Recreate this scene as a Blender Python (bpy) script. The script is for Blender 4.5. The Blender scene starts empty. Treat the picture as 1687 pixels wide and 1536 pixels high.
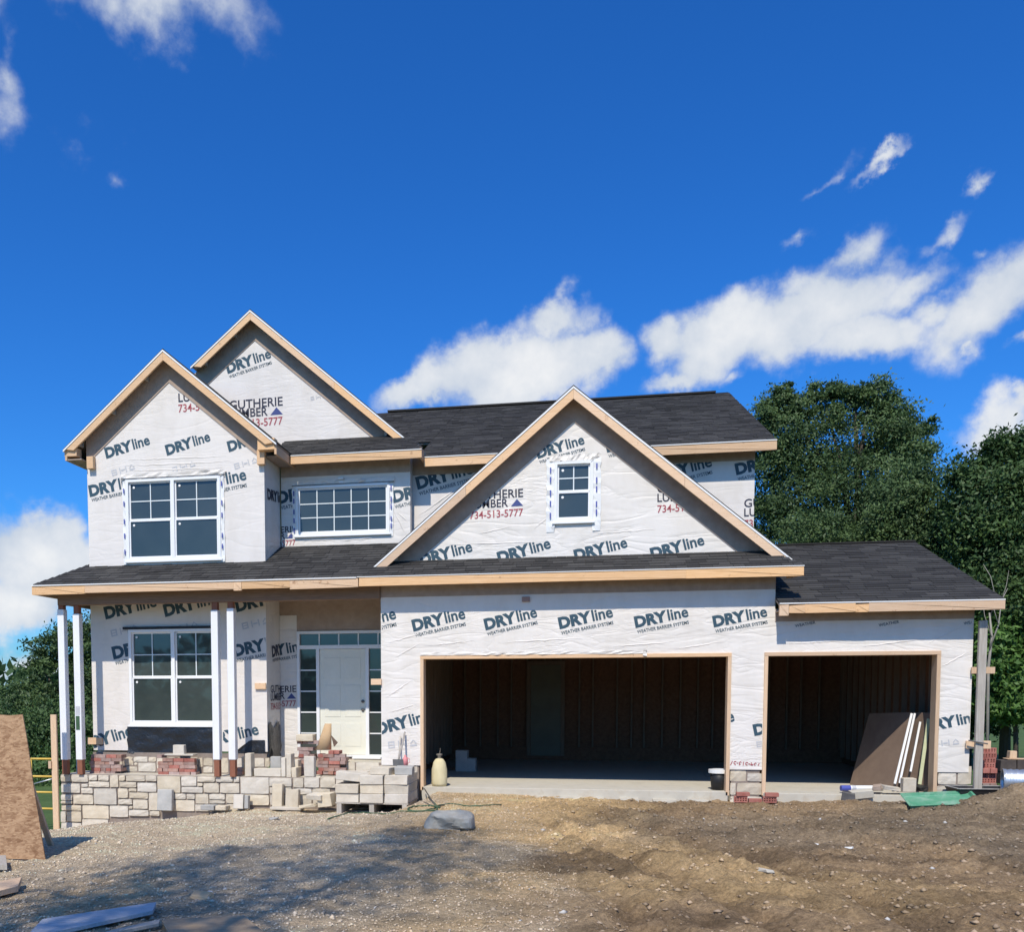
import bpy, bmesh, math, random
import numpy as np
from mathutils import Vector, Matrix
from mathutils.geometry import tessellate_polygon
random.seed(7)
RNG = np.random.default_rng(11)
SC = bpy.context.scene
COL = SC.collection
PI = math.pi

# ------------------------------------------------------------------ camera
FPX, YAW, PITCH, ROLL, PCX, PCY = 1534.56, 0.187421, -0.0614526, -0.00234895, 682.05, 1232.49
CAM = Vector((0.0, -15.4, 1.62))
_f = Vector((-math.sin(YAW)*math.cos(PITCH), math.cos(YAW)*math.cos(PITCH), math.sin(PITCH)))
_r0 = Vector((math.cos(YAW), math.sin(YAW), 0))
_u0 = _r0.cross(_f)
_r = _r0*math.cos(ROLL) + _u0*math.sin(ROLL)
_u = -_r0*math.sin(ROLL) + _u0*math.cos(ROLL)
cam_d = bpy.data.cameras.new('camera')
cam = bpy.data.objects.new('camera', cam_d)
COL.objects.link(cam)
cam.matrix_world = Matrix(((_r.x, _u.x, -_f.x, CAM.x), (_r.y, _u.y, -_f.y, CAM.y), (_r.z, _u.z, -_f.z, CAM.z), (0, 0, 0, 1)))
cam_d.sensor_fit = 'HORIZONTAL'
cam_d.sensor_width = 36
cam_d.lens = 36*FPX/1687
cam_d.shift_x = (843.5-PCX)/1687
cam_d.shift_y = (PCY-768)/1687
cam_d.clip_end = 3000
SC.camera = cam

# ------------------------------------------------------------------ world, sun, exposure
SUN_TRAVEL = Vector((math.sin(math.radians(6)), math.cos(math.radians(6)), -1.22)).normalized()
SUN_EL = math.asin(-SUN_TRAVEL.z)
SUN_AZ = math.atan2(-SUN_TRAVEL.x, -SUN_TRAVEL.y)      # where the sun stands, from +Y towards +X
sd = bpy.data.lights.new('sun', 'SUN'); sd.energy = 4.5; sd.angle = math.radians(0.5); sd.color = (1, 0.925, 0.81)
so = bpy.data.objects.new('sun', sd); COL.objects.link(so)
so.rotation_euler = SUN_TRAVEL.to_track_quat('-Z', 'Y').to_euler(); so.location = (-3, -30, 40)
SC.view_settings.view_transform = 'Standard'
SC.view_settings.look = 'None'
SC.view_settings.exposure = 0.0
SC.view_settings.gamma = 1.0
SC.view_settings.use_curve_mapping = False
SC.cycles.max_bounces = 6
SC.cycles.diffuse_bounces = 3
SC.cycles.transparent_max_bounces = 8


def pray(px, py):
    return _f + _r*((px-PCX)/FPX) - _u*((py-PCY)/FPX)


def build_world():
    w = bpy.data.worlds.new('World'); SC.world = w; w.use_nodes = True
    nt = w.node_tree; N = nt.nodes; L = nt.links; N.clear()
    def nd(t, **k):
        n = N.new(t)
        for a, b in k.items(): setattr(n, a, b)
        return n
    def mth(op, a, b=None, c=None, clamp=False):
        n = nd('ShaderNodeMath', operation=op, use_clamp=clamp)
        for i, v in enumerate((a, b, c)):
            if v is None: continue
            if isinstance(v, (int, float)): n.inputs[i].default_value = v
            else: L.new(v, n.inputs[i])
        return n.outputs[0]
    out = nd('ShaderNodeOutputWorld'); bg = nd('ShaderNodeBackground'); L.new(bg.outputs[0], out.inputs[0])
    bg.inputs[1].default_value = 0.1
    sky = nd('ShaderNodeTexSky', sky_type='NISHITA', sun_disc=False, sun_elevation=SUN_EL, sun_rotation=SUN_AZ,
             air_density=1.0, dust_density=0.9, ozone_density=3.0, altitude=200)
    hs = nd('ShaderNodeHueSaturation'); hs.inputs['Saturation'].default_value = 1.25; hs.inputs['Hue'].default_value = 0.5
    hs.inputs['Value'].default_value = 1.35
    tint = nd('ShaderNodeMix', data_type='RGBA', blend_type='MULTIPLY'); tint.inputs['Factor'].default_value = 1; tint.inputs['B'].default_value = (.30, .77, 1.26, 1)
    L.new(sky.outputs[0], hs.inputs['Color']); L.new(hs.outputs[0], tint.inputs['A'])
    tc = nd('ShaderNodeTexCoord'); sep = nd('ShaderNodeSeparateXYZ'); L.new(tc.outputs['Generated'], sep.inputs[0])
    az = mth('ARCTAN2', sep.outputs[0], sep.outputs[1]); el = mth('ARCSINE', sep.outputs[2])
    # domain warp so cloud outlines are ragged
    n1 = nd('ShaderNodeTexNoise'); n1.inputs['Scale'].default_value = 7; n1.inputs['Detail'].default_value = 9; n1.inputs['Roughness'].default_value = 0.6
    L.new(tc.outputs['Generated'], n1.inputs['Vector'])
    n2 = nd('ShaderNodeTexNoise'); n2.inputs['Scale'].default_value = 13; n2.inputs['Detail'].default_value = 7; n2.inputs['Roughness'].default_value = 0.54
    L.new(tc.outputs['Generated'], n2.inputs['Vector'])
    comb = nd('ShaderNodeCombineXYZ'); L.new(az, comb.inputs[0]); L.new(el, comb.inputs[1])
    wsub = nd('ShaderNodeVectorMath', operation='SUBTRACT'); L.new(n1.outputs['Color'], wsub.inputs[0]); wsub.inputs[1].default_value = (.5, .5, .5)
    wsc = nd('ShaderNodeVectorMath', operation='SCALE'); L.new(wsub.outputs[0], wsc.inputs[0]); wsc.inputs['Scale'].default_value = 0.13
    wad = nd('ShaderNodeVectorMath', operation='ADD'); L.new(comb.outputs[0], wad.inputs[0]); L.new(wsc.outputs[0], wad.inputs[1])
    flat = nd('ShaderNodeVectorMath', operation='MULTIPLY'); L.new(wad.outputs[0], flat.inputs[0]); flat.inputs[1].default_value = (1, 1, 0)
    # (px, py, half width px, half height px, tilt deg (up to the right), density)
    blobs = [(255, -15, 200, 125, -8, .9), (0, 80, 40, 105, 0, .5), (125, 178, 70, 50, -20, .36), (175, 258, 26, 26, -40, .36),
             (930, 500, 90, 42, 12, .95), (955, 575, 80, 80, 0, 1.25), (830, 620, 180, 80, 18, 1.4), (700, 660, 110, 42, 14, 1.25),
             (1085, 575, 80, 60, -40, 1.15), (1140, 625, 90, 55, 0, 1.0), (1190, 565, 160, 78, 8, 1.3), (1330, 525, 175, 82, 16, 1.3), (1420, 560, 110, 55, 0, 1.1), (1390, 430, 95, 42, 40, .85),
             (1480, 470, 105, 42, 28, .75), (1325, 385, 55, 24, 18, .65), (1630, 485, 145, 95, 35, 1.25), (1530, 500, 70, 40, 20, .8), (1600, 580, 26, 24, 0, .7), (1690, 590, 50, 26, 10, .8),
             (1465, 265, 62, 13, 18, .6), (1585, 293, 38, 20, 38, .65), (1540, 368, 92, 22, 30, .55), (1600, 400, 36, 20, 20, .55), (1345, 300, 60, 12, 20, .36),
             (1110, 645, 100, 28, 4, .95), (1215, 640, 40, 18, 0, .6), (1640, 705, 80, 36, 20, .7), (1700, 680, 40, 30, 0, .9),
             (50, 900, 125, 75, -10, 1.5), (40, 985, 160, 70, 0, 1.35), (130, 960, 90, 60, 0, 1.0), (20, 1120, 120, 40, 0, .8), (120, 1060, 90, 50, 0, .6)]
    dens = None
    for bx, by, hw, hh, tilt, k in blobs:
        d = pray(bx, by).normalized(); a0 = math.atan2(d.x, d.y); e0 = math.asin(d.z)
        d2 = pray(bx+hw, by).normalized(); d3 = pray(bx, by-hh).normalized()
        sx = abs(math.atan2(d2.x, d2.y)-a0); sy = abs(math.asin(d3.z)-e0)
        mp = nd('ShaderNodeMapping', vector_type='TEXTURE')
        mp.inputs['Location'].default_value = (a0, e0, 0); mp.inputs['Rotation'].default_value = (0, 0, math.radians(tilt)); mp.inputs['Scale'].default_value = (sx*1.25, sy*1.25, 1)
        L.new(flat.outputs[0], mp.inputs[0])
        ln = nd('ShaderNodeVectorMath', operation='LENGTH'); L.new(mp.outputs[0], ln.inputs[0])
        v = mth('MULTIPLY_ADD', ln.outputs['Value'], -k, k)
        dens = v if dens is None else mth('SMOOTH_MAX', dens, v, 0.12)
    # general fair-weather clouds for the rest of the sky (behind and beside the camera), unseen, cover raised to whiten the fill
    n3 = nd('ShaderNodeTexNoise'); n3.inputs['Scale'].default_value = 2.6; n3.inputs['Detail'].default_value = 7; n3.inputs['Roughness'].default_value = 0.55
    mp3 = nd('ShaderNodeMapping'); mp3.inputs['Scale'].default_value = (1, 1, 2.2); mp3.inputs['Location'].default_value = (3.1, 0.4, 1.7)
    L.new(tc.outputs['Generated'], mp3.inputs[0]); L.new(mp3.outputs[0], n3.inputs['Vector'])
    gen = mth('MULTIPLY_ADD', n3.outputs[0], 2.6, -1.3)
    away = mth('MULTIPLY_ADD', mth('ABSOLUTE', mth('ADD', az, YAW-.09)), 2.6, -2.05, clamp=True)
    gen = mth('MULTIPLY_ADD', away, 1.0, mth('SUBTRACT', gen, 1.0))
    dens = mth('MAXIMUM', dens, gen)
    ragged = mth('MULTIPLY_ADD', n2.outputs[0], 1.7, -0.93)
    dens2 = mth('ADD', dens, ragged)
    al = nd('ShaderNodeMapRange', interpolation_type='SMOOTHERSTEP'); al.inputs['From Min'].default_value = 0.0; al.inputs['From Max'].default_value = 0.72
    L.new(dens2, al.inputs['Value'])
    # cloud body: bright tops, blue-grey thin parts and bases
    body = nd('ShaderNodeMapRange'); body.inputs['From Min'].default_value = 0.1; body.inputs['From Max'].default_value = 1.0
    sh = mth('MULTIPLY_ADD', n2.outputs[0], 1.3, mth('MULTIPLY', dens2, 0.42)); L.new(mth('SUBTRACT', sh, 0.35), body.inputs['Value'])
    mixc = nd('ShaderNodeMix', data_type='RGBA'); L.new(body.outputs[0], mixc.inputs['Factor'])
    mixc.inputs['A'].default_value = (4.8, 5.7, 7.0, 1); mixc.inputs['B'].default_value = (8.9, 9.0, 9.1, 1)
    alm = mth('MULTIPLY', al.outputs[0], 0.97)
    fin = nd('ShaderNodeMix', data_type='RGBA'); L.new(alm, fin.inputs['Factor']); L.new(tint.outputs['Result'], fin.inputs['A']); L.new(mixc.outputs['Result'], fin.inputs['B'])
    L.new(fin.outputs['Result'], bg.inputs[0])
    w.cycles.sampling_method = 'MANUAL'; w.cycles.sample_map_resolution = 512
build_world()


# ------------------------------------------------------------------ helpers
def W(px, py, Y):
    d = pray(px, py); t = (Y-CAM.y)/d.y
    return CAM + d*t


def WX(px, Y): return W(px, 1137, Y).x
def WZ(px, py, Y): return W(px, py, Y).z


def vnoise(x, y, seed=0):
    x = np.asarray(x, float); y = np.asarray(y, float)
    xi = np.floor(x).astype(np.int64); yi = np.floor(y).astype(np.int64); fx = x-xi; fy = y-yi
    fx = fx*fx*(3-2*fx); fy = fy*fy*(3-2*fy)
    def h(a, b):
        n = (a*374761393 + b*668265263 + seed*1442695041) & 0xffffffff
        n = ((n ^ (n >> 13))*1274126177) & 0xffffffff
        return ((n ^ (n >> 16)) & 0xffff)/65535.0
    return (h(xi, yi)*(1-fx)+h(xi+1, yi)*fx)*(1-fy)+(h(xi, yi+1)*(1-fx)+h(xi+1, yi+1)*fx)*fy


def fbm(x, y, oct=4, seed=0):
    s = 0; a = .5
    for i in range(oct):
        s = s+a*(vnoise(x*2**i, y*2**i, seed+i)-.5); a *= .5
    return s


def sstep(a, b, x):
    t = np.clip((np.asarray(x, float)-a)/(b-a), 0, 1); return t*t*(3-2*t)


def quick_mesh(name, verts, faces_flat, n_per, mat):
    me = bpy.data.meshes.new(name)
    nv = len(verts); nf = len(faces_flat)//n_per
    me.vertices.add(nv); me.vertices.foreach_set('co', np.asarray(verts, np.float32).ravel())
    me.loops.add(len(faces_flat)); me.loops.foreach_set('vertex_index', np.asarray(faces_flat, np.int32))
    me.polygons.add(nf); me.polygons.foreach_set('loop_start', np.arange(0, nf*n_per, n_per, dtype=np.int32))
    me.polygons.foreach_set('loop_total', np.full(nf, n_per, np.int32))
    me.update(calc_edges=True)
    if mat: me.materials.append(mat)
    return me


def link(name, me, parent=None, loc=None):
    o = bpy.data.objects.new(name, me); COL.objects.link(o)
    if loc is not None: o.location = loc
    if parent: o.parent = parent
    return o


def tag(o, label=None, cat=None, group=None, kind=None):
    if label: o['label'] = label
    if cat: o['category'] = cat
    if group: o['group'] = group
    if kind: o['kind'] = kind
    return o


def empty(name, loc, label, cat, group=None):
    o = bpy.data.objects.new(name, None); COL.objects.link(o); o.location = loc
    o.empty_display_size = .2
    return tag(o, label, cat, group)


class MB:
    def __init__(s): s.v = []; s.f = []; s.m = []
    def add(s, vs, fs, mi=0):
        b = len(s.v); s.v += [tuple(v) for v in vs]
        s.f += [tuple(b+i for i in f) for f in fs]; s.m += [mi]*len(fs)
        return s
    def box(s, a, b, mi=0):
        x0, y0, z0 = [min(p, q) for p, q in zip(a, b)]; x1, y1, z1 = [max(p, q) for p, q in zip(a, b)]
        return s.add([(x0, y0, z0), (x1, y0, z0), (x1, y1, z0), (x0, y1, z0), (x0, y0, z1), (x1, y0, z1), (x1, y1, z1), (x0, y1, z1)],
                     [(0, 3, 2, 1), (4, 5, 6, 7), (0, 1, 5, 4), (1, 2, 6, 5), (2, 3, 7, 6), (3, 0, 4, 7)], mi)
    def prism(s, poly, y0, y1, mi=0, holes=()):
        """poly: (x, z) outline, extruded from y0 (front) to y1 (back)"""
        loops = [[Vector((p[0], p[1], 0)) for p in poly]]+[[Vector((p[0], p[1], 0)) for p in h] for h in holes]
        flat = [p for l in loops for p in l]
        tris = tessellate_polygon(loops)
        n = len(flat)
        vs = [(p.x, y0, p.y) for p in flat]+[(p.x, y1, p.y) for p in flat]
        fs = []
        for t in tris:
            a, b, c = [flat[i] for i in t]
            cr = (b-a).cross(c-a).z
            if abs(cr) < 1e-9: continue
            t = tuple(t) if cr > 0 else tuple(reversed(t))
            fs.append(t); fs.append(tuple(n+i for i in reversed(t)))
        o = 0
        for l in loops:
            k = len(l)
            for i in range(k):
                j = (i+1) % k; fs.append((o+i, o+j, n+o+j, n+o+i))
            o += k
        return s.add(vs, fs, mi)
    def beam(s, p, q, w, h, mi=0, up=(0, 0, 1)):
        p = Vector(p); q = Vector(q); d = (q-p).normalized(); up = Vector(up)
        r = d.cross(up)
        if r.length < 1e-4: r = d.cross(Vector((0, 1, 0)))
        r.normalize(); u = r.cross(d)
        vs = [c+r*a*w/2+u*b*h/2 for c in (p, q) for a, b in ((-1, -1), (1, -1), (1, 1), (-1, 1))]
        return s.add(vs, [(0, 1, 2, 3), (7, 6, 5, 4), (0, 4, 5, 1), (1, 5, 6, 2), (2, 6, 7, 3), (3, 7, 4, 0)], mi)
    def tube(s, pts, rad, n=6, mi=0):
        pts = [Vector(p) for p in pts]; rr = rad if isinstance(rad, (list, tuple)) else [rad]*len(pts)
        vs = []; fs = []
        for i, p in enumerate(pts):
            d = (pts[min(i+1, len(pts)-1)]-pts[max(i-1, 0)]).normalized()
            a = d.cross(Vector((0, 0, 1)))
            if a.length < 1e-3: a = d.cross(Vector((1, 0, 0)))
            a.normalize(); b = d.cross(a)
            for k in range(n):
                t = 2*PI*k/n; vs.append(p+(a*math.cos(t)+b*math.sin(t))*rr[i])
        for i in range(len(pts)-1):
            for k in range(n):
                fs.append((i*n+k, i*n+(k+1) % n, (i+1)*n+(k+1) % n, (i+1)*n+k))
        fs.append(tuple(range(n-1, -1, -1))); fs.append(tuple((len(pts)-1)*n+k for k in range(n)))
        return s.add(vs, fs, mi)
    def lathe(s, prof, c, n=20, mi=0, wob=0, seed=0):
        rg = random.Random(seed); vs = []; fs = []
        for r, z in prof:
            for k in range(n):
                t = 2*PI*k/n; q = r*(1+rg.uniform(-wob, wob)); vs.append((c[0]+q*math.cos(t), c[1]+q*math.sin(t), c[2]+z))
        for i in range(len(prof)-1):
            for k in range(n):
                fs.append((i*n+k, i*n+(k+1) % n, (i+1)*n+(k+1) % n, (i+1)*n+k))
        return s.add(vs, fs, mi)
    def build(s, name, mats, parent=None, bevel=0, smooth=False, fix=False):
        me = bpy.data.meshes.new(name); me.from_pydata(s.v, [], s.f)
        for m in (mats if isinstance(mats, (list, tuple)) else [mats]): me.materials.append(m)
        me.polygons.foreach_set('material_index', s.m)
        bm = bmesh.new(); bm.from_mesh(me)
        if fix: bmesh.ops.recalc_face_normals(bm, faces=bm.faces)
        if bevel: bmesh.ops.bevel(bm, geom=bm.edges[:], offset=bevel, segments=1, affect='EDGES', clamp_overlap=True)
        if smooth:
            for f in bm.faces: f.smooth = True
        bm.to_mesh(me); bm.free(); me.update()
        return link(name, me, parent)


# ------------------------------------------------------------------ materials
def base_mat(name):
    m = bpy.data.materials.new(name); m.use_nodes = True
    nt = m.node_tree; b = nt.nodes['Principled BSDF']
    def nd(t, **k):
        n = nt.nodes.new(t)
        for a, v in k.items(): setattr(n, a, v)
        return n
    return m, nt, b, nd


def mat(name, c1, c2=None, scale=6, stretch=(1, 1, 1), rough=.7, spec=.3, bump=0, bscale=None, bdist=.01, rand=0, detail=5, metal=0, hue=0, contrast=(.3, .7), dirt=None):
    m, nt, b, nd = base_mat(name); L = nt.links
    c2 = c2 or c1
    tc = nd('ShaderNodeTexCoord'); mp = nd('ShaderNodeMapping'); mp.inputs['Scale'].default_value = stretch
    oi = nd('ShaderNodeObjectInfo')
    L.new(tc.outputs['Object'], mp.inputs[0])
    if rand:
        cx = nd('ShaderNodeCombineXYZ'); ml = nd('ShaderNodeMath', operation='MULTIPLY'); ml.inputs[1].default_value = 37.0
        L.new(oi.outputs['Random'], ml.inputs[0]); L.new(ml.outputs[0], cx.inputs[0]); L.new(ml.outputs[0], cx.inputs[2]); L.new(cx.outputs[0], mp.inputs['Location'])
    ns = nd('ShaderNodeTexNoise'); ns.inputs['Scale'].default_value = scale; ns.inputs['Detail'].default_value = detail; ns.inputs['Roughness'].default_value = .6
    L.new(mp.outputs[0], ns.inputs['Vector'])
    mr = nd('ShaderNodeMapRange'); mr.inputs['From Min'].default_value = contrast[0]; mr.inputs['From Max'].default_value = contrast[1]
    L.new(ns.outputs[0], mr.inputs['Value'])
    mx = nd('ShaderNodeMix', data_type='RGBA'); mx.inputs['A'].default_value = (*c1, 1); mx.inputs['B'].default_value = (*c2, 1)
    L.new(mr.outputs[0], mx.inputs['Factor']); col = mx.outputs['Result']
    if rand:
        hs = nd('ShaderNodeHueSaturation')
        r2 = nd('ShaderNodeMapRange'); r2.inputs['To Min'].default_value = 1-rand; r2.inputs['To Max'].default_value = 1+rand
        L.new(oi.outputs['Random'], r2.inputs['Value']); L.new(r2.outputs[0], hs.inputs['Value'])
        if hue:
            r3 = nd('ShaderNodeMath', operation='FRACT'); r4 = nd('ShaderNodeMath', operation='MULTIPLY'); r4.inputs[1].default_value = 7.31
            L.new(oi.outputs['Random'], r4.inputs[0]); L.new(r4.outputs[0], r3.inputs[0])
            r5 = nd('ShaderNodeMapRange'); r5.inputs['To Min'].default_value = 1-hue; r5.inputs['To Max'].default_value = 1+hue
            L.new(r3.outputs[0], r5.inputs['Value']); L.new(r5.outputs[0], hs.inputs['Saturation'])
        L.new(col, hs.inputs['Color']); col = hs.outputs[0]
    if dirt:
        dn = nd('ShaderNodeTexNoise'); dn.inputs['Scale'].default_value = dirt[1]; dn.inputs['Detail'].default_value = 8; dn.inputs['Roughness'].default_value = .7
        L.new(tc.outputs['Object'], dn.inputs['Vector'])
        dr = nd('ShaderNodeMapRange'); dr.inputs['From Min'].default_value = dirt[2]; dr.inputs['From Max'].default_value = dirt[3]; dr.inputs['To Max'].default_value = dirt[4]
        L.new(dn.outputs[0], dr.inputs['Value'])
        dm = nd('ShaderNodeMix', data_type='RGBA'); L.new(dr.outputs[0], dm.inputs['Factor']); L.new(col, dm.inputs['A']); dm.inputs['B'].default_value = (*dirt[0], 1)
        col = dm.outputs['Result']
    L.new(col, b.inputs['Base Color'])
    b.inputs['Roughness'].default_value = rough; b.inputs['Specular IOR Level'].default_value = spec; b.inputs['Metallic'].default_value = metal
    if bump:
        bn = nd('ShaderNodeTexNoise'); bn.inputs['Scale'].default_value = bscale or scale*2; bn.inputs['Detail'].default_value = 6; bn.inputs['Roughness'].default_value = .65
        L.new(mp.outputs[0], bn.inputs['Vector'])
        bp = nd('ShaderNodeBump'); bp.inputs['Strength'].default_value = bump; bp.inputs['Distance'].default_value = bdist
        L.new(bn.outputs[0], bp.inputs['Height']); L.new(bp.outputs[0], b.inputs['Normal'])
    return m


def wrap_mat(name, col, k=1.0, yellow=0.0):
    """thin plastic house wrap: creases and soft billows"""
    m, nt, b, nd = base_mat(name); L = nt.links
    tc = nd('ShaderNodeTexCoord')
    mp = nd('ShaderNodeMapping'); mp.inputs['Rotation'].default_value = (0, math.radians(38), 0); mp.inputs['Scale'].default_value = (.55, 1, 2.2)
    L.new(tc.outputs['Object'], mp.inputs[0])
    def ridge(sc, dist, pw):
        n = nd('ShaderNodeTexNoise'); n.inputs['Scale'].default_value = sc; n.inputs['Detail'].default_value = 2.5; n.inputs['Distortion'].default_value = dist
        L.new(mp.outputs[0], n.inputs['Vector'])
        a = nd('ShaderNodeMath', operation='SUBTRACT'); L.new(n.outputs[0], a.inputs[0]); a.inputs[1].default_value = .5
        c = nd('ShaderNodeMath', operation='ABSOLUTE'); L.new(a.outputs[0], c.inputs[0])
        d = nd('ShaderNodeMath', operation='MULTIPLY'); L.new(c.outputs[0], d.inputs[0]); d.inputs[1].default_value = 9.0; d.use_clamp = True
        e = nd('ShaderNodeMath', operation='POWER'); L.new(d.outputs[0], e.inputs[0]); e.inputs[1].default_value = pw
        return e.outputs[0]
    r1 = ridge(1.5, .8, .6); r2 = ridge(4.0, 1.2, .7)
    # creases come in patches
    pn = nd('ShaderNodeTexNoise'); pn.inputs['Scale'].default_value = .9; pn.inputs['Detail'].default_value = 2; L.new(tc.outputs['Object'], pn.inputs['Vector'])
    pr = nd('ShaderNodeMapRange'); pr.inputs['From Min'].default_value = .45; pr.inputs['From Max'].default_value = .62; L.new(pn.outputs[0], pr.inputs['Value'])
    mA = nd('ShaderNodeMath', operation='MULTIPLY'); L.new(r2, mA.inputs[0]); L.new(pr.outputs[0], mA.inputs[1])
    mB = nd('ShaderNodeMath', operation='MULTIPLY_ADD'); L.new(mA.outputs[0], mB.inputs[0]); mB.inputs[1].default_value = .55; L.new(r1, mB.inputs[2])
    bl = nd('ShaderNodeTexNoise'); bl.inputs['Scale'].default_value = 1.3; bl.inputs['Detail'].default_value = 1; L.new(tc.outputs['Object'], bl.inputs['Vector'])
    mC = nd('ShaderNodeMath', operation='MULTIPLY_ADD'); L.new(bl.outputs[0], mC.inputs[0]); mC.inputs[1].default_value = 2.2; L.new(mB.outputs[0], mC.inputs[2])
    bp = nd('ShaderNodeBump'); bp.inputs['Strength'].default_value = .34*k; bp.inputs['Distance'].default_value = .02
    L.new(mC.outputs[0], bp.inputs['Height']); L.new(bp.outputs[0], b.inputs['Normal'])
    # dust and water stains
    st = nd('ShaderNodeTexNoise'); st.inputs['Scale'].default_value = 2.4; st.inputs['Detail'].default_value = 8; st.inputs['Roughness'].default_value = .65
    m2 = nd('ShaderNodeMapping'); m2.inputs['Scale'].default_value = (1, 1, .45); L.new(tc.outputs['Object'], m2.inputs[0]); L.new(m2.outputs[0], st.inputs['Vector'])
    sr = nd('ShaderNodeMapRange'); sr.inputs['From Min'].default_value = .42; sr.inputs['From Max'].default_value = .75; sr.inputs['To Max'].default_value = .55; L.new(st.outputs[0], sr.inputs['Value'])
    mx = nd('ShaderNodeMix', data_type='RGBA'); mx.inputs['A'].default_value = (*col, 1); mx.inputs['B'].default_value = (col[0]*.80, col[1]*.775, col[2]*.72, 1)
    L.new(sr.outputs[0], mx.inputs['Factor']); L.new(mx.outputs['Result'], b.inputs['Base Color'])
    b.inputs['Roughness'].default_value = .42; b.inputs['Specular IOR Level'].default_value = .35
    return m


def shingle_mat():
    m, nt, b, nd = base_mat('asphalt_shingle'); L = nt.links
    geo = nd('ShaderNodeNewGeometry'); at = nd('ShaderNodeAttribute'); at.attribute_name = 'tone'
    tc = nd('ShaderNodeTexCoord')
    ns = nd('ShaderNodeTexNoise'); ns.inputs['Scale'].default_value = 90; ns.inputs['Detail'].default_value = 3; L.new(tc.outputs['Object'], ns.inputs['Vector'])
    big = nd('ShaderNodeTexNoise'); big.inputs['Scale'].default_value = 1.1; big.inputs['Detail'].default_value = 4; L.new(tc.outputs['Object'], big.inputs['Vector'])
    rp = nd('ShaderNodeValToRGB'); e = rp.color_ramp.elements
    e[0].position = .15; e[0].color = (.024, .0225, .0215, 1); e[1].position = .95; e[1].color = (.070, .067, .063, 1)
    ad = nd('ShaderNodeMath', operation='MULTIPLY_ADD'); L.new(at.outputs['Fac'], ad.inputs[0]); ad.inputs[1].default_value = .6
    a2 = nd('ShaderNodeMath', operation='MULTIPLY'); L.new(ns.outputs[0], a2.inputs[0]); a2.inputs[1].default_value = .5; L.new(a2.outputs[0], ad.inputs[2])
    a3 = nd('ShaderNodeMath', operation='MULTIPLY_ADD'); L.new(big.outputs[0], a3.inputs[0]); a3.inputs[1].default_value = .5; a3.inputs[2].default_value = -.25
    a4 = nd('ShaderNodeMath', operation='ADD'); L.new(ad.outputs[0], a4.inputs[0]); L.new(a3.outputs[0], a4.inputs[1])
    L.new(a4.outputs[0], rp.inputs[0]); L.new(rp.outputs[0], b.inputs['Base Color'])
    b.inputs['Roughness'].default_value = .9; b.inputs['Specular IOR Level'].default_value = .25
    bp = nd('ShaderNodeBump'); bp.inputs['Strength'].default_value = .5; bp.inputs['Distance'].default_value = .003
    L.new(ns.outputs[0], bp.inputs['Height']); L.new(bp.outputs[0], b.inputs['Normal'])
    return m


def leaf_mat(name, c1, c2):
    m, nt, b, nd = base_mat(name); L = nt.links
    geo = nd('ShaderNodeNewGeometry')
    mx = nd('ShaderNodeMix', data_type='RGBA'); mx.inputs['A'].default_value = (*c1, 1); mx.inputs['B'].default_value = (*c2, 1)
    at = nd('ShaderNodeAttribute'); at.attribute_name = 'tone'
    ad = nd('ShaderNodeMath', operation='MULTIPLY_ADD', use_clamp=True); L.new(geo.outputs['Random Per Island'], ad.inputs[0]); ad.inputs[1].default_value = .45
    L.new(at.outputs['Fac'], ad.inputs[2]); L.new(ad.outputs[0], mx.inputs['Factor'])
    L.new(mx.outputs['Result'], b.inputs['Base Color']); b.inputs['Roughness'].default_value = .55; b.inputs['Specular IOR Level'].default_value = .3
    tr = nd('ShaderNodeBsdfTranslucent'); hs = nd('ShaderNodeHueSaturation'); hs.inputs['Value'].default_value = 1.2; L.new(mx.outputs['Result'], hs.inputs['Color']); L.new(hs.outputs[0], tr.inputs[0])
    ms = nd('ShaderNodeMixShader'); ms.inputs[0].default_value = .22
    L.new(b.outputs[0], ms.inputs[1]); L.new(tr.outputs[0], ms.inputs[2]); L.new(ms.outputs[0], nt.nodes['Material Output'].inputs[0])
    return m


M = {}
M['wrap'] = wrap_mat('house_wrap', (.775, .727, .665), .8)
M['wrap_flat'] = wrap_mat('house_wrap_taut', (.75, .70, .645), .35)
M['print'] = mat('print_slate', (.035, .075, .105), (.05, .095, .125), 8, rough=.5)
M['print_dark'] = mat('print_dark', (.03, .033, .055), (.05, .052, .075), 8, rough=.5)
M['print_red'] = mat('print_red', (.36, .07, .085), (.42, .12, .13), 8, rough=.5)
M['print_blue'] = mat('print_blue', (.05, .07, .20), (.07, .09, .25), 8, rough=.5)
M['print_faint'] = mat('print_faint', (.48, .48, .49), (.56, .56, .57), 8, rough=.5)
M['wood'] = mat('fascia_pine', (.66, .42, .235), (.76, .52, .32), 3, (1.5, 22, 22), rough=.65, bump=.2, bscale=4, rand=.14, hue=.15, dirt=((.30, .15, .075), 8, .61, .70, .75))
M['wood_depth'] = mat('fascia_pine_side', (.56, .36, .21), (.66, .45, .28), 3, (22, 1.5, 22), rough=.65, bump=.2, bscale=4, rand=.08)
M['lumber'] = mat('stud_lumber', (.58, .40, .25), (.70, .50, .33), 3, (18, 18, 1.5), rough=.7, bump=.2, bscale=4, rand=.12)
M['lumber_grey'] = mat('weathered_lumber', (.36, .32, .27), (.50, .46, .40), 3, (14, 14, 1.2), rough=.8, bump=.35, bscale=5, rand=.1)
M['beam'] = mat('dark_beam', (.20, .125, .082), (.28, .18, .12), 3, (1.5, 18, 18), rough=.75, bump=.2, bscale=4)
M['deck'] = mat('roof_sheathing', (.34, .26, .205), (.44, .345, .275), 7, (1, 1, 1), rough=.8, bump=.2)
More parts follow.
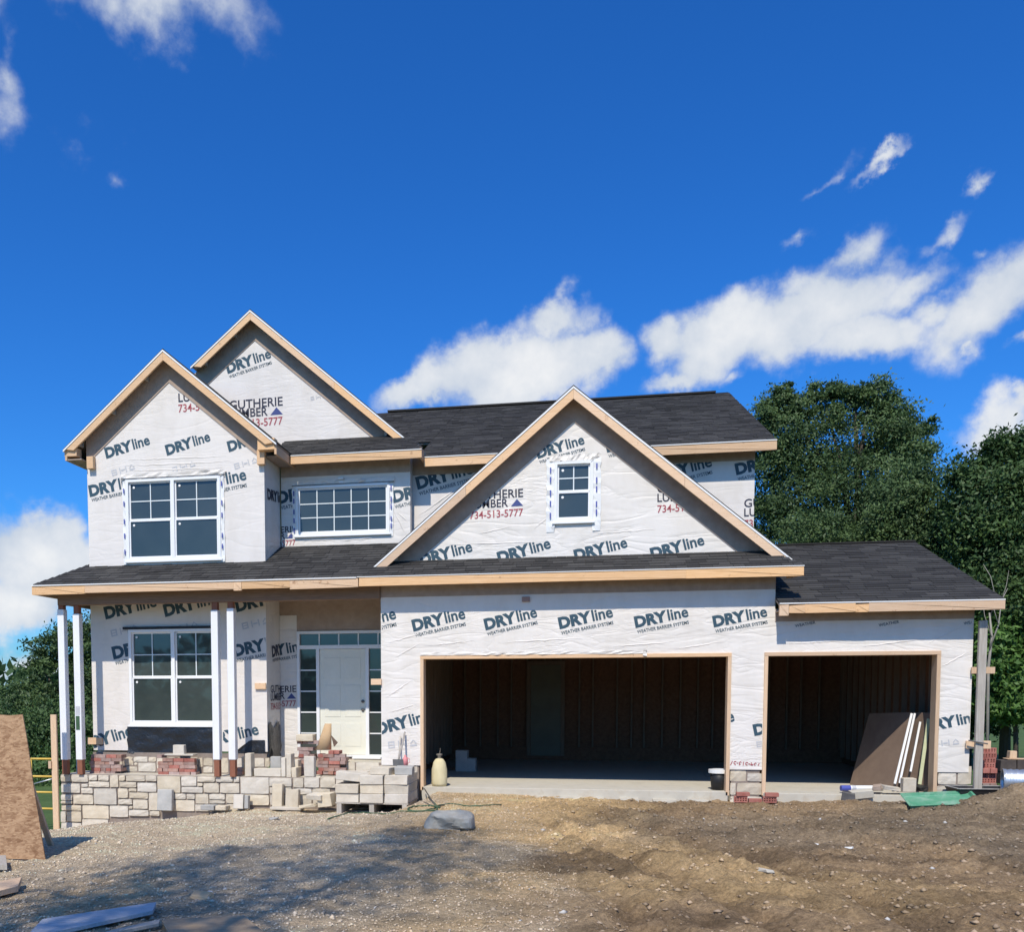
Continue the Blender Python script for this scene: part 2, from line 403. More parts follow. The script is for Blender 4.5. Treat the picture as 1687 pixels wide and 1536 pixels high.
M['cedar'] = mat('cedar_post', (.22, .085, .05), (.30, .125, .075), 4, (15, 15, 1), rough=.7, bump=.2)
M['vinyl'] = mat('white_vinyl', (.84, .84, .83), (.80, .80, .79), 3, rough=.35, spec=.45)
M['sleeve'] = mat('white_post_sleeve', (.83, .83, .83), (.76, .76, .77), 3, (3, 3, .6), rough=.4, spec=.4, bump=.06, bscale=3)
M['drip'] = mat('white_drip_edge', (.82, .81, .78), rough=.4, spec=.4)
M['muntin'] = mat('window_grille', (.72, .76, .76), rough=.45, spec=.4)
M['shingle'] = shingle_mat()
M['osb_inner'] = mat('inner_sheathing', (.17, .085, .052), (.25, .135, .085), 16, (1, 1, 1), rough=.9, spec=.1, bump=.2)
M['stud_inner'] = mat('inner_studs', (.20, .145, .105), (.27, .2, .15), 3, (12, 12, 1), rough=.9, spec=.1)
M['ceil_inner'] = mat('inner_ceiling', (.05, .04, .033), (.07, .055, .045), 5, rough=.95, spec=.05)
M['concrete'] = mat('slab_concrete', (.47, .435, .36), (.59, .55, .46), 3, rough=.9, spec=.1, bump=.15, bscale=25, bdist=.004, dirt=((.36, .29, .2), 3, .52, .72, .6))
M['stone'] = mat('buff_limestone', (.53, .465, .365), (.645, .58, .475), 5, rough=.9, bump=.7, bscale=11, bdist=.014, rand=.11, hue=.25, dirt=((.38, .33, .26), 7, .58, .8, .45))
M['stone_grey'] = mat('grey_limestone', (.36, .355, .33), (.46, .45, .42), 6, rough=.9, bump=.5, bscale=12, bdist=.01, rand=.1)
M['mortar'] = mat('mortar_joint', (.23, .185, .155), (.30, .25, .21), 12, rough=.95, bump=.3)
M['brick'] = mat('clay_brick', (.29, .17, .14), (.42, .295, .25), 12, rough=.9, bump=.4, bscale=40, bdist=.004, rand=.22, hue=.3, dirt=((.45, .33, .28), 6, .5, .7, .55))
M['brick_red'] = mat('red_brick', (.33, .105, .08), (.43, .19, .15), 12, rough=.9, bump=.4, bscale=40, bdist=.004, rand=.15)
M['hole'] = mat('brick_core', (.05, .02, .016), rough=1, spec=.05)
M['tar'] = mat('black_flashing_film', (.012, .014, .018), (.022, .025, .03), 4, rough=.28, spec=.5, bump=.9, bscale=6, bdist=.03)
M['osb'] = mat('osb_sheet', (.23, .125, .065), (.39, .235, .13), 30, (1, 1, .7), rough=.85, bump=.35, bscale=20, bdist=.004, detail=3, contrast=(.38, .62))
M['mdf'] = mat('brown_board', (.17, .12, .09), (.215, .155, .115), 5, rough=.8)
M['tan'] = mat('tan_kraft', (.50, .34, .19), (.58, .41, .25), 4, rough=.8, spec=.2)
M['sack'] = mat('cream_sack', (.62, .53, .30), (.72, .64, .41), 5, (1, 1, .6), rough=.75, bump=.4, bscale=9, bdist=.02)
M['twine'] = mat('grey_tie', (.18, .16, .13), rough=.9)
M['green'] = mat('green_plastic', (.05, .26, .14), (.16, .36, .24), 4, rough=.5, bump=.2, dirt=((.42, .47, .40), 5, .5, .7, .55))
M['black_plastic'] = mat('black_plastic', (.015, .016, .018), (.03, .03, .032), 5, rough=.5, dirt=((.16, .14, .11), 6, .55, .75, .5))
M['white_plastic'] = mat('white_plastic', (.78, .78, .76), rough=.4)
M['galv'] = mat('galvanised_steel', (.46, .49, .52), (.62, .65, .68), 7, rough=.38, metal=.75, spec=.5)
M['yellow'] = mat('yellow_scaffold', (.68, .43, .06), (.75, .52, .12), 8, rough=.5, spec=.4)
M['rock'] = mat('field_boulder', (.30, .295, .26), (.42, .41, .365), 5, rough=.92, bump=.6, bscale=9, bdist=.03, dirt=((.36, .27, .17), 4, .5, .7, .5))
M['pink'] = mat('pink_plastic', (.66, .25, .25), rough=.5)
M['hose'] = mat('green_hose', (.04, .09, .045), (.07, .13, .07), 8, rough=.5)
M['stick'] = mat('grey_handle', (.30, .27, .235), (.40, .37, .33), 6, (10, 10, 1), rough=.8)
M['steel_dark'] = mat('tool_steel', (.12, .115, .11), (.2, .19, .18), 9, rough=.5, metal=.6)
M['blueprint'] = mat('blue_tape_print', (.08, .1, .36), rough=.5)
M['primer'] = mat('primed_door', (.74, .72, .60), (.80, .78, .67), 2, rough=.35, spec=.45, bump=.35, bscale=3, bdist=.03)
M['bark'] = mat('tree_bark', (.06, .05, .04), (.11, .09, .07), 9, (6, 6, 1), rough=.95, bump=.5)
M['deadwood'] = mat('bare_branch', (.27, .25, .21), (.36, .33, .28), 9, rough=.95)
M['leaf_dark'] = leaf_mat('foliage_dark', (.040, .080, .026), (.088, .15, .045))
M['leaf_mid'] = leaf_mat('foliage_mid', (.042, .092, .028), (.09, .165, .05))
M['leaf_blue'] = leaf_mat('foliage_bluegreen', (.050, .090, .034), (.105, .165, .055))
M['leaf_bright'] = leaf_mat('foliage_bright', (.065, .14, .03), (.12, .22, .05))
M['grass_blade'] = leaf_mat('grass_blades', (.07, .14, .03), (.12, .21, .055))
M['straw'] = mat('straw', (.42, .33, .2), (.55, .45, .3), 8, rough=.9)


def osb_mat():
    m, nt, b, nd = base_mat('osb_flakes'); L = nt.links
    tc = nd('ShaderNodeTexCoord'); wn = nd('ShaderNodeTexNoise'); wn.inputs['Scale'].default_value = 3; L.new(tc.outputs['Object'], wn.inputs['Vector'])
    ma = nd('ShaderNodeVectorMath', operation='MULTIPLY_ADD'); L.new(wn.outputs['Color'], ma.inputs[0]); ma.inputs[1].default_value = (.12, .12, .12); L.new(tc.outputs['Object'], ma.inputs[2])
    mp = nd('ShaderNodeMapping'); mp.inputs['Scale'].default_value = (16, 16, 44); mp.inputs['Rotation'].default_value = (0, .5, 0); L.new(ma.outputs[0], mp.inputs[0])
    vo = nd('ShaderNodeTexVoronoi'); vo.inputs['Scale'].default_value = 1.6; L.new(mp.outputs[0], vo.inputs['Vector'])
    sp = nd('ShaderNodeSeparateColor'); L.new(vo.outputs['Color'], sp.inputs[0])
    n2 = nd('ShaderNodeTexNoise'); n2.inputs['Scale'].default_value = 9; n2.inputs['Detail'].default_value = 7; L.new(tc.outputs['Object'], n2.inputs['Vector'])
    ad = nd('ShaderNodeMath', operation='MULTIPLY_ADD'); L.new(sp.outputs[0], ad.inputs[0]); ad.inputs[1].default_value = .55; L.new(n2.outputs[0], ad.inputs[2])
    rp = nd('ShaderNodeValToRGB'); e = rp.color_ramp.elements; e[0].position = .35; e[0].color = (.20, .105, .055, 1); e[1].position = 1.05; e[1].color = (.43, .275, .16, 1)
    L.new(ad.outputs[0], rp.inputs[0]); L.new(rp.outputs[0], b.inputs['Base Color']); b.inputs['Roughness'].default_value = .85; b.inputs['Specular IOR Level'].default_value = .15
    bp = nd('ShaderNodeBump'); bp.inputs['Strength'].default_value = .4; bp.inputs['Distance'].default_value = .004; L.new(sp.outputs[1], bp.inputs['Height']); L.new(bp.outputs[0], b.inputs['Normal'])
    return m
M['osb'] = osb_mat()


def glass_mat():
    m, nt, b, nd = base_mat('window_glass'); L = nt.links
    tc = nd('ShaderNodeTexCoord'); ns = nd('ShaderNodeTexNoise'); ns.inputs['Scale'].default_value = 1.6; ns.inputs['Detail'].default_value = 2
    L.new(tc.outputs['Object'], ns.inputs['Vector'])
    bp = nd('ShaderNodeBump'); bp.inputs['Strength'].default_value = .05; bp.inputs['Distance'].default_value = .02; L.new(ns.outputs[0], bp.inputs['Height'])
    oi = nd('ShaderNodeObjectInfo'); mx = nd('ShaderNodeMix', data_type='RGBA'); mx.inputs['A'].default_value = (.030, .041, .039, 1); mx.inputs['B'].default_value = (.058, .072, .068, 1)
    n5 = nd('ShaderNodeTexNoise'); n5.inputs['Scale'].default_value = 2.2; n5.inputs['Detail'].default_value = 5; L.new(tc.outputs['Object'], n5.inputs['Vector'])
    ad = nd('ShaderNodeMath', operation='MULTIPLY_ADD'); L.new(oi.outputs['Random'], ad.inputs[0]); ad.inputs[1].default_value = .7; L.new(n5.outputs[0], ad.inputs[2])
    a2 = nd('ShaderNodeMath', operation='SUBTRACT', use_clamp=True); L.new(ad.outputs[0], a2.inputs[0]); a2.inputs[1].default_value = .35; L.new(a2.outputs[0], mx.inputs['Factor'])
    L.new(mx.outputs['Result'], b.inputs['Base Color']); b.inputs['Roughness'].default_value = .03; b.inputs['Specular IOR Level'].default_value = .75; b.inputs['IOR'].default_value = 1.5
    L.new(bp.outputs[0], b.inputs['Normal'])
    return m
M['glass'] = glass_mat()


def pebble_mat():
    m, nt, b, nd = base_mat('gravel_stones'); L = nt.links
    at = nd('ShaderNodeAttribute'); at.attribute_name = 'soil'; at.attribute_type = 'GEOMETRY'
    L.new(at.outputs['Color'], b.inputs['Base Color']); b.inputs['Roughness'].default_value = .95; b.inputs['Specular IOR Level'].default_value = .15
    return m
M['pebble'] = pebble_mat()


def soil_mat():
    m, nt, b, nd = base_mat('soil'); L = nt.links
    at = nd('ShaderNodeAttribute'); at.attribute_name = 'soil'; at.attribute_type = 'GEOMETRY'
    tc = nd('ShaderNodeTexCoord')
    n1 = nd('ShaderNodeTexNoise'); n1.inputs['Scale'].default_value = 26; n1.inputs['Detail'].default_value = 8; n1.inputs['Roughness'].default_value = .72; L.new(tc.outputs['Object'], n1.inputs['Vector'])
    mr = nd('ShaderNodeMapRange'); mr.inputs['From Min'].default_value = .3; mr.inputs['From Max'].default_value = .7; mr.inputs['To Min'].default_value = .5; mr.inputs['To Max'].default_value = 1.45; L.new(n1.outputs[0], mr.inputs['Value'])
    vm = nd('ShaderNodeVectorMath', operation='SCALE'); L.new(at.outputs['Color'], vm.inputs[0]); L.new(mr.outputs[0], vm.inputs['Scale'])
    L.new(vm.outputs[0], b.inputs['Base Color']); b.inputs['Roughness'].default_value = .95; b.inputs['Specular IOR Level'].default_value = .12
    n2 = nd('ShaderNodeTexNoise'); n2.inputs['Scale'].default_value = 55; n2.inputs['Detail'].default_value = 7; n2.inputs['Roughness'].default_value = .75; L.new(tc.outputs['Object'], n2.inputs['Vector'])
    bp = nd('ShaderNodeBump'); bp.inputs['Strength'].default_value = 1.0; bp.inputs['Distance'].default_value = .05; L.new(n2.outputs[0], bp.inputs['Height']); L.new(bp.outputs[0], b.inputs['Normal'])
    return m
M['soil'] = soil_mat()
M['lawn'] = mat('lawn', (.055, .10, .025), (.085, .14, .04), 1.5, rough=.95, bump=.6, bscale=30, bdist=.05)

# ------------------------------------------------------------------ ground
# contact line of soil with the house front: (px, py) on plane Y = 0
_cl = [(-60, 1366), (100, 1355), (180, 1345), (270, 1337), (345, 1334), (430, 1333), (560, 1335), (690, 1330), (720, 1305), (800, 1308), (1000, 1313), (1195, 1321), (1420, 1319), (1600, 1311), (1720, 1300)]
_clx = np.array([W(a, b, 0).x for a, b in _cl]); _clz = np.array([W(a, b, 0).z for a, b in _cl])


def hbase(x, y):
    x = np.asarray(x, float); y = np.asarray(y, float)
    zc = np.interp(x, _clx, _clz)
    near = -.13+.02*x*0
    t = sstep(-.2, -4.5, y)
    z = zc*(1-t)+near*t
    # gravel apron swells in front of the porch, falls away at far left
    z = z+.10*np.exp(-((x+3.2)/1.5)**2-((y+2.6)/1.3)**2)
    z = z-.25*sstep(-5.6, -8.5, x)*sstep(-6.5, -3, y)
    # spoil heap at the right edge
    z = z+.30*np.exp(-((x-5.95)/.5)**2-((y+1.0)/.42)**2)
    z = z-.35*sstep(.3, 2.0, y)
    return z


def gravel_w(x, y):   # 1 on the gravel apron (left), 0 on the churned dirt (right)
    e = -1.15+.33*(np.asarray(y)+1)*-.5+1.2*fbm(np.asarray(x)*.7+3, np.asarray(y)*.7, 3, 40)
    return sstep(.55, -.35, np.asarray(x)-e)


def hfun(x, y):
    x = np.asarray(x, float); y = np.asarray(y, float)
    z = hbase(x, y)
    g = gravel_w(x, y)
    fade = sstep(.4, -.3, y)
    rut = np.abs(fbm(x*.55+7, y*1.5, 4, 3))*.2+fbm(x*2.1, y*3.2, 5, 9)*.13+np.abs(fbm(x*4.5, y*6, 4, 19))*.15-.06
    grv = fbm(x*1.1, y*1.1, 4, 5)*.07+fbm(x*5, y*5, 3, 21)*.035
    rh, _k = rut_field(x, y)
    rut = rut+fbm(x*8, y*11, 3, 201)*.075+np.maximum(fbm(x*13+5, y*15, 2, 207), .02)*.10-.002
    grv = grv+fbm(x*11, y*11, 2, 211)*.03
    return z+fade*(rut*(1-g)+grv*g)+rh*(1-g)*sstep(-.4, -1.0, y)


def G(px, py):
    d = pray(px, py); t = (-.2-CAM.z)/d.z
    for _ in range(40):
        p = CAM+d*t; t2 = (float(hfun(p.x, p.y))-CAM.z)/d.z
        t = .5*t+.5*t2
    return CAM+d*t


RUTS = None
def rut_field(x, y):
    """(height, darkening) of the tyre ruts left by machines turning in front of the garage"""
    global RUTS
    if RUTS is None:
        RUTS = []
        for px in (((830, 1335), (930, 1372), (1060, 1425), (1230, 1500), (1380, 1580)), ((930, 1325), (1050, 1360), (1200, 1405), (1400, 1470), (1600, 1560)), ((1100, 1330), (1260, 1352), (1450, 1385), (1687, 1440)), ((760, 1420), (900, 1440), (1000, 1480), (1100, 1560))):
            q = []
            for a, b in px:
                d = pray(a, b); t = (-.15-CAM.z)/d.z; p = CAM+d*t; q.append((p.x, p.y))
            RUTS.append(q)
    h = np.zeros_like(x); k = np.zeros_like(x)
    wob = fbm(x*.9, y*.9, 3, 130)*.5
    for q in RUTS:
        dmin = np.full_like(x, 9.0)
        for (x0, y0), (x1, y1) in zip(q[:-1], q[1:]):
            dx, dy = x1-x0, y1-y0; t = np.clip(((x-x0)*dx+(y-y0)*dy)/(dx*dx+dy*dy), 0, 1)
            dmin = np.minimum(dmin, np.hypot(x-x0-t*dx, y-y0-t*dy))
        d = np.abs(dmin+wob*.6)
        g = np.exp(-(d/.13)**2)
        h = h-.065*g+.045*np.exp(-((d-.30)/.11)**2)
        k = np.maximum(k, g)
    return h, k


def soil_color(x, y):
    x = np.asarray(x, float); y = np.asarray(y, float)
    g = gravel_w(x, y)[..., None]
    tan = np.array([.61, .49, .345]); brown = np.array([.335, .235, .14]); grey = np.array([.33, .29, .23]); ochre = np.array([.60, .42, .22]); dark = np.array([.15, .105, .065]); wet = np.array([.225, .178, .125])  # grey holds the shade tint painted over the tan
    n = fbm(x*.8, y*.8, 5, 70)[..., None]; n2 = fbm(x*2.3+9, y*3.3, 4, 80)[..., None]
    c = brown*(1-g)+tan*g
    def patch(px, py, hx, hy, col, k, rot=0, seed=1, edge=.45):
        nonlocal c
        p = G(px, py); q = G(px+hx, py); r = G(px, py-hy)
        sx = abs(q.x-p.x); sy = max(abs(r.y-p.y), .2)
        dx = x-p.x; dy = y-p.y; ca, sa = math.cos(rot), math.sin(rot)
        u = (dx*ca+dy*sa)/sx; v = (-dx*sa+dy*ca)/sy
        d = np.sqrt(u*u+v*v)+fbm(x*1.6+seed, y*1.6, 4, 90+seed)*1.1
        w = (k*sstep(1+edge*.6, 1-edge, d))[..., None]
        c = c*(1-w)+col*w
    rk = (rut_field(x, y)[1])[..., None]*(1-g)*.42
    patch(860, 1345, 190, 40, ochre, .85, 0, 1)
    patch(1000, 1385, 150, 30, ochre, .75, 0, 2)
    patch(1120, 1450, 210, 45, ochre*.85, .8, 0, 3)
    patch(1400, 1480, 260, 40, ochre*.72, .6, 0, 17)
    patch(930, 1500, 140, 30, brown, .5, 0, 13)
    patch(400, 1445, 150, 62, grey, .45, 0, 4)  # grey lobes: part of the tree shade painted into the soil colour
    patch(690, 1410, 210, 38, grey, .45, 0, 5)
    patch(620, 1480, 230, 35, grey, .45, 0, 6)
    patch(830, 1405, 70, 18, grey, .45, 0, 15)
    patch(160, 1480, 110, 40, ochre, .45, 0, 7)
    patch(1300, 1375, 330, 30, wet, .7, 0, 8)
    patch(960, 1420, 110, 22, dark, .75, 0, 9)
    patch(1150, 1515, 170, 18, dark, .7, 0, 10)
    patch(1560, 1345, 190, 30, wet, .75, 0, 11)
    patch(1250, 1420, 300, 14, dark, .55, 0, 12)
    patch(700, 1370, 60, 18, brown, .4, 0, 16)
    c = c*(1-rk)+dark*1.1*rk
    st = fbm(x*.55+y*.5, y*3.4-x*.9, 4, 150)[..., None]
    c = c*(1+.9*st*(1-g))
    c = c*(1+.55*n+.75*n2)
    c = np.where((n2 > .17), c*.72, c)
    c = c*np.array([1.20, 1.17, 1.10])
    return np.clip(c, .03, .75)


def build_ground():
    xs = np.concatenate([np.arange(-16, -7.2, .12), np.arange(-7.2, 7.6, .032), np.arange(7.6, 14, .12)])
    ys = np.concatenate([np.arange(-20, -10, .15), np.arange(-10, .8, .032), np.arange(.8, 5.2, .12)])
    X, Y = np.meshgrid(xs, ys)
    Z = hfun(X, Y)
    # dip the border under the field
    Z = Z-.6*(sstep(-13.5, -16, X)+sstep(11.5, 14, X)+sstep(-17, -20, Y)+sstep(3.0, 5, Y))
    nx, ny = len(xs), len(ys)
    idx = np.arange(nx*ny).reshape(ny, nx)
    f = np.stack([idx[:-1, :-1], idx[:-1, 1:], idx[1:, 1:], idx[1:, :-1]], -1).reshape(-1)
    me = quick_mesh('dirt_ground', np.stack([X, Y, Z], -1).reshape(-1, 3), f, 4, M['soil'])
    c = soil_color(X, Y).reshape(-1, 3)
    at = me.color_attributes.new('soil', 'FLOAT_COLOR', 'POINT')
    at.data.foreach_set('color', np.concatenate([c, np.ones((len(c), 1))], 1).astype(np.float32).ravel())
    me.polygons.foreach_set('use_smooth', np.ones(len(me.polygons), bool))
    o = link('dirt_ground', me); tag(o, kind='structure')
    # grass field to the horizon
    xs = np.array([-1500, -600, -200, -80, -40, -20, -10, 0, 2, 3, 4, 5, 6, 7, 8, 10, 12, 15, 20, 30, 40, 80, 200, 600, 1500.]); X, Y = np.meshgrid(xs, xs)
    Z = -1.05+.58*sstep(4, 7, X)*sstep(.5, 4, Y)*sstep(120, 60, np.abs(X))
    n = len(xs); idx = np.arange(n*n).reshape(n, n)
    f = np.stack([idx[:-1, :-1], idx[:-1, 1:], idx[1:, 1:], idx[1:, :-1]], -1).reshape(-1)
    o = link('grass_field', quick_mesh('grass_field', np.stack([X, Y, Z], -1).reshape(-1, 3), f, 4, M['lawn'])); tag(o, kind='structure')
build_ground()


def build_gravel():
    octv = np.array([[1, 0, 0], [-1, 0, 0], [0, 1, 0], [0, -1, 0], [0, 0, .8], [0, 0, -.8]], float)
    octf = np.array([[0, 2, 4], [2, 1, 4], [1, 3, 4], [3, 0, 4], [2, 0, 5], [1, 2, 5], [3, 1, 5], [0, 3, 5]])
    def scatter(name, n, pick, smin, smax, label, lift=.3, dark=1.0):
        d = RNG.random(n)**1.0; px = RNG.uniform(-30, 1720, n*4); yy = RNG.uniform(-9.6, -.1, n*4)
        xx = np.array(RNG.uniform(-7.0, 7.0, n*4))
        w = pick(xx, yy); keep = RNG.random(n*4) < w; xx, yy = xx[keep][:n], yy[keep][:n]
        n = len(xx); s = smin+(smax-smin)*RNG.random(n)**4
        zz = hfun(xx, yy)
        P = octv[None]*s[:, None, None]*RNG.uniform(.55, 1.25, (n, 6, 1))*np.array([1.15, .9, .75])
        a = RNG.uniform(0, 2*PI, n); ca, sa = np.cos(a)[:, None], np.sin(a)[:, None]
        x = P[..., 0]*ca-P[..., 1]*sa+xx[:, None]; y = P[..., 0]*sa+P[..., 1]*ca+yy[:, None]; z = P[..., 2]+zz[:, None]+s[:, None]*lift
        V = np.stack([x, y, z], -1).reshape(-1, 3)
        F = (octf[None]+6*np.arange(n)[:, None, None]).reshape(-1)
        me = quick_mesh(name, V, F, 3, M['pebble'])
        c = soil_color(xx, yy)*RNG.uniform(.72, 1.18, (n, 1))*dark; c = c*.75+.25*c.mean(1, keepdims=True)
        lightm = RNG.random(n) < .008
        c[lightm] = np.array([.5, .48, .44])
        c = np.repeat(np.clip(c, .03, .7), 6, 0)
        at = me.color_attributes.new('soil', 'FLOAT_COLOR', 'POINT'); at.data.foreach_set('color', np.concatenate([c, np.ones((len(c), 1))], 1).astype(np.float32).ravel())
        tag(link(name, me), label, None, None, 'stuff')
    scatter('gravel', 60000, lambda x, y: gravel_w(x, y), .003, .019, 'loose tan gravel in front of the porch, greyed by painted shade')
    scatter('dirt_clods', 15000, lambda x, y: 1-gravel_w(x, y)*.8, .004, .04, 'dry clods and stones on the churned brown dirt', .1, .95)
    # dry straw bits
    n = 2200; xx = RNG.uniform(-6.5, 2.5, n*2); yy = RNG.uniform(-9, -.2, n*2); k = RNG.random(n*2) < gravel_w(xx, yy); xx, yy = xx[k][:n], yy[k][:n]; n = len(xx)
    a = RNG.uniform(0, PI, n); l = RNG.uniform(.012, .045, n); dx, dy = np.cos(a)*l, np.sin(a)*l; ox, oy = -np.sin(a)*.003, np.cos(a)*.003
    z0 = hfun(xx-dx, yy-dy)+.012; z1 = hfun(xx+dx, yy+dy)+.02
    V = np.stack([np.stack([xx-dx-ox, yy-dy-oy, z0], -1), np.stack([xx+dx-ox, yy+dy-oy, z1], -1), np.stack([xx+dx+ox, yy+dy+oy, z1], -1), np.stack([xx-dx+ox, yy-dy+oy, z0], -1)], 1).reshape(-1, 3)
    tag(link('straw', quick_mesh('straw', V, np.arange(4*n), 4, M['straw'])), 'bits of dry straw scattered on the gravel', None, None, 'stuff')
build_gravel()

# ------------------------------------------------------------------ house
HOUSE = empty('house', (0, 0, 0), 'two-storey house under construction wrapped in white printed house wrap, with two open garage bays', 'house')
YG, YB, YM, YW, YD, YK, YGG = 0.0, 0.6, 1.45, 1.70, 1.35, 2.5, .42      # garage wall, bay wall, wide-window wall, main wall, door wall
PITCH_R = .46
# main coordinates
bxl = W(147, 925, YB).x; bxr = W(438, 1000, YB).x
gxl = W(628, 1150, YG).x; gxr = W(1277, 1000, YG).x; txr = W(1600, 1150, YG).x
FLOOR = W(560, 1247, YD).z
mxr = W(1243, 800, YW).x
eave_zl = W(300, 957, -.3).z                          # top of front eave line
EAVE_Z = (W(300, 958, -.3).z+W(950, 942, -.3).z)/2


def pent_z(y): return EAVE_Z+PITCH_R*(y+.3)


def gable_geo(apex, left, right, Yr):
    A = W(*apex, Yr); Lp = W(*left, Yr); R = W(*right, Yr)
    return A, Lp, R
GB = gable_geo((268, 574), (104, 740), (455, 728), .37)
GK = gable_geo((412, 509), (314, 603), (683, 733), 2.26)
GG = gable_geo((945, 634), (609, 938), (1306, 920), .16)
# symmetric slopes
def sym(g):
    A, Lp, R = g
    m = ((A.z-Lp.z)/(A.x-Lp.x)+(A.z-R.z)/(R.x-A.x))/2
    return A, m
DECKT = .075


def wall_under(g, xl, xr, zb, drop=.05):
    """gable wall outline clipped at xl..xr reaching the underside of its roof"""
    A, Lp, R = g
    ml = (A.z-Lp.z)/(A.x-Lp.x); mr = (A.z-R.z)/(R.x-A.x)
    za = A.z-drop
    zl = za-ml*(A.x-xl); zr = za-mr*(xr-A.x)
    return [(xl, zb), (xr, zb), (xr, max(zr, zb)), (A.x, za), (xl, max(zl, zb))]


def rect_px(x0, y0, x1, y1, Y):
    a = W(x0, y1, Y); b = W(x1, y0, Y); c = W(x0, y0, Y); d = W(x1, y1, Y)
    xl = (a.x+c.x)/2; xr = (b.x+d.x)/2; zb = (a.z+d.z)/2; zt = (b.z+c.z)/2
    return xl, xr, zb, zt


def hole(r, g=.01):
    xl, xr, zb, zt = r
    return [(xl+g, zb+g), (xr-g, zb+g), (xr-g, zt-g), (xl+g, zt-g)]


WIN_BAY_UP = rect_px(209, 787.5, 364, 923, YB)
WIN_BAY_LO = rect_px(214, 1037, 361, 1195, YB)
WIN_WIDE = rect_px(488, 799, 642, 881, YM)
WIN_SMALL = rect_px(913, 760, 977, 860, YGG)
DOOR_BIG = rect_px(693, 1079, 1203, 1303, YG); DOOR_BIG = (DOOR_BIG[0], DOOR_BIG[1], -.02, DOOR_BIG[3])
DOOR_SM = rect_px(1257, 1074.5, 1546, 1303, YG); DOOR_SM = (DOOR_SM[0], DOOR_SM[1], -.02, DOOR_SM[3])

walls = {}
def wall(key, poly, y0, thick, m, holes=(), name='wall'):
    o = MB().prism(poly, y0, y0+thick, 0, holes).build(name, m, HOUSE)
    walls[key] = (o, poly, y0)
    return o
bay_poly = wall_under(GB, bxl, bxr, W(300, 1238, YB).z)
wall('bay', bay_poly, YB, .15, M['wrap_flat'], [hole(WIN_BAY_UP), hole(WIN_BAY_LO)])
gar_top = pent_z(0)-.03
zb_g = W(700, 1262, YG).z
gpoly = [(gxl, zb_g), (DOOR_BIG[0], zb_g), (DOOR_BIG[0], DOOR_BIG[3]), (DOOR_BIG[1], DOOR_BIG[3]), (DOOR_BIG[1], zb_g), (DOOR_SM[0], zb_g-.0), (DOOR_SM[0], DOOR_SM[3]), (DOOR_SM[1], DOOR_SM[3]), (DOOR_SM[1], zb_g), (txr, zb_g), (txr, W(1500, 1000, 0).z), (gxr, W(1500, 1000, 0).z), (gxr, gar_top), (gxl, gar_top)]
wall('garage', gpoly, YG, .15, M['wrap'])
gg_poly = wall_under(GG, GG[1].x+.3, GG[2].x-.3, pent_z(YGG)-.15)
wall('gable', gg_poly, YGG, .15, M['wrap'], [hole(WIN_SMALL)])
mid_xr = W(676, 850, YM).x
mid_top = W(590, 747, 1.15).z+.02+PITCH_R*(YM-1.15)-.07
mid_poly = [(bxr+.02, pent_z(YM)-.2), (mid_xr, pent_z(YM)-.2), (mid_xr, mid_top), (bxr+.02, mid_top)]
wall('mid', mid_poly, YM, .15, M['wrap'], [hole(WIN_WIDE)])
main_top = W(1200, 728, 1.4).z+.1
main_poly = [(mid_xr-.3, 3.4), (mxr, 3.4), (mxr, main_top), (mid_xr-.3, main_top)]
wall('main', main_poly, YW, .15, M['wrap_flat'])
gk_poly = wall_under(GK, GK[0].x-2.75, GK[0].x+2.65, W(500, 745, YK).z)
wall('rear_gable', gk_poly, YK, .15, M['wrap_flat'])
# side and inner walls
def plain(name, a, b, m): return MB().box(a, b).build(name, m, HOUSE)
zf = bay_poly[2][1]
plain('wall', (bxl, YB+.151, .1), (bxl+.15, 10.5, bay_poly[4][1]), M['wrap_flat'])
walls['bay_side'] = (plain('wall', (bxr-.15, YB+.151, .3), (bxr-.001, YD+.1, bay_poly[2][1]), M['wrap']), None, None)
plain('wall', (mxr-.15, YW+.151, 3.0), (mxr, 10.5, main_top), M['wrap_flat'])
plain('wall', (bxl+.15, 10.4, 0), (mxr-.15, 10.55, main_top), M['wrap_flat'])
plain('wall', (txr-.15, .151, .2), (txr-.001, 7.2, W(1500, 1000, 0).z-.02), M['wrap_flat'])
plain('wall', (gxl, .151, .1), (gxl+.15, YD, pent_z(.151)-.07), M['wrap'])
plain('wall', (gxr-.15, 1.0, W(1500, 1000, 0).z+.1), (gxr-.002, 3.0, pent_z(1.0)-.1), M['wrap_flat'])
# main gable ends close the attic
ridge_y, ridge_z = 7.2, W(1000, 659, 7.2).z
MB().add([(mxr-.1, YW, main_top-.1), (mxr-.1, 12.6, main_top-.1), (mxr-.1, ridge_y, ridge_z-.15), (mxr-.2, YW, main_top-.1), (mxr-.2, 12.6, main_top-.1), (mxr-.2, ridge_y, ridge_z-.15)], [(0, 1, 2), (5, 4, 3), (0, 3, 4, 1), (1, 4, 5, 2), (2, 5, 3, 0)]).build('wall', M['wrap_flat'], HOUSE)


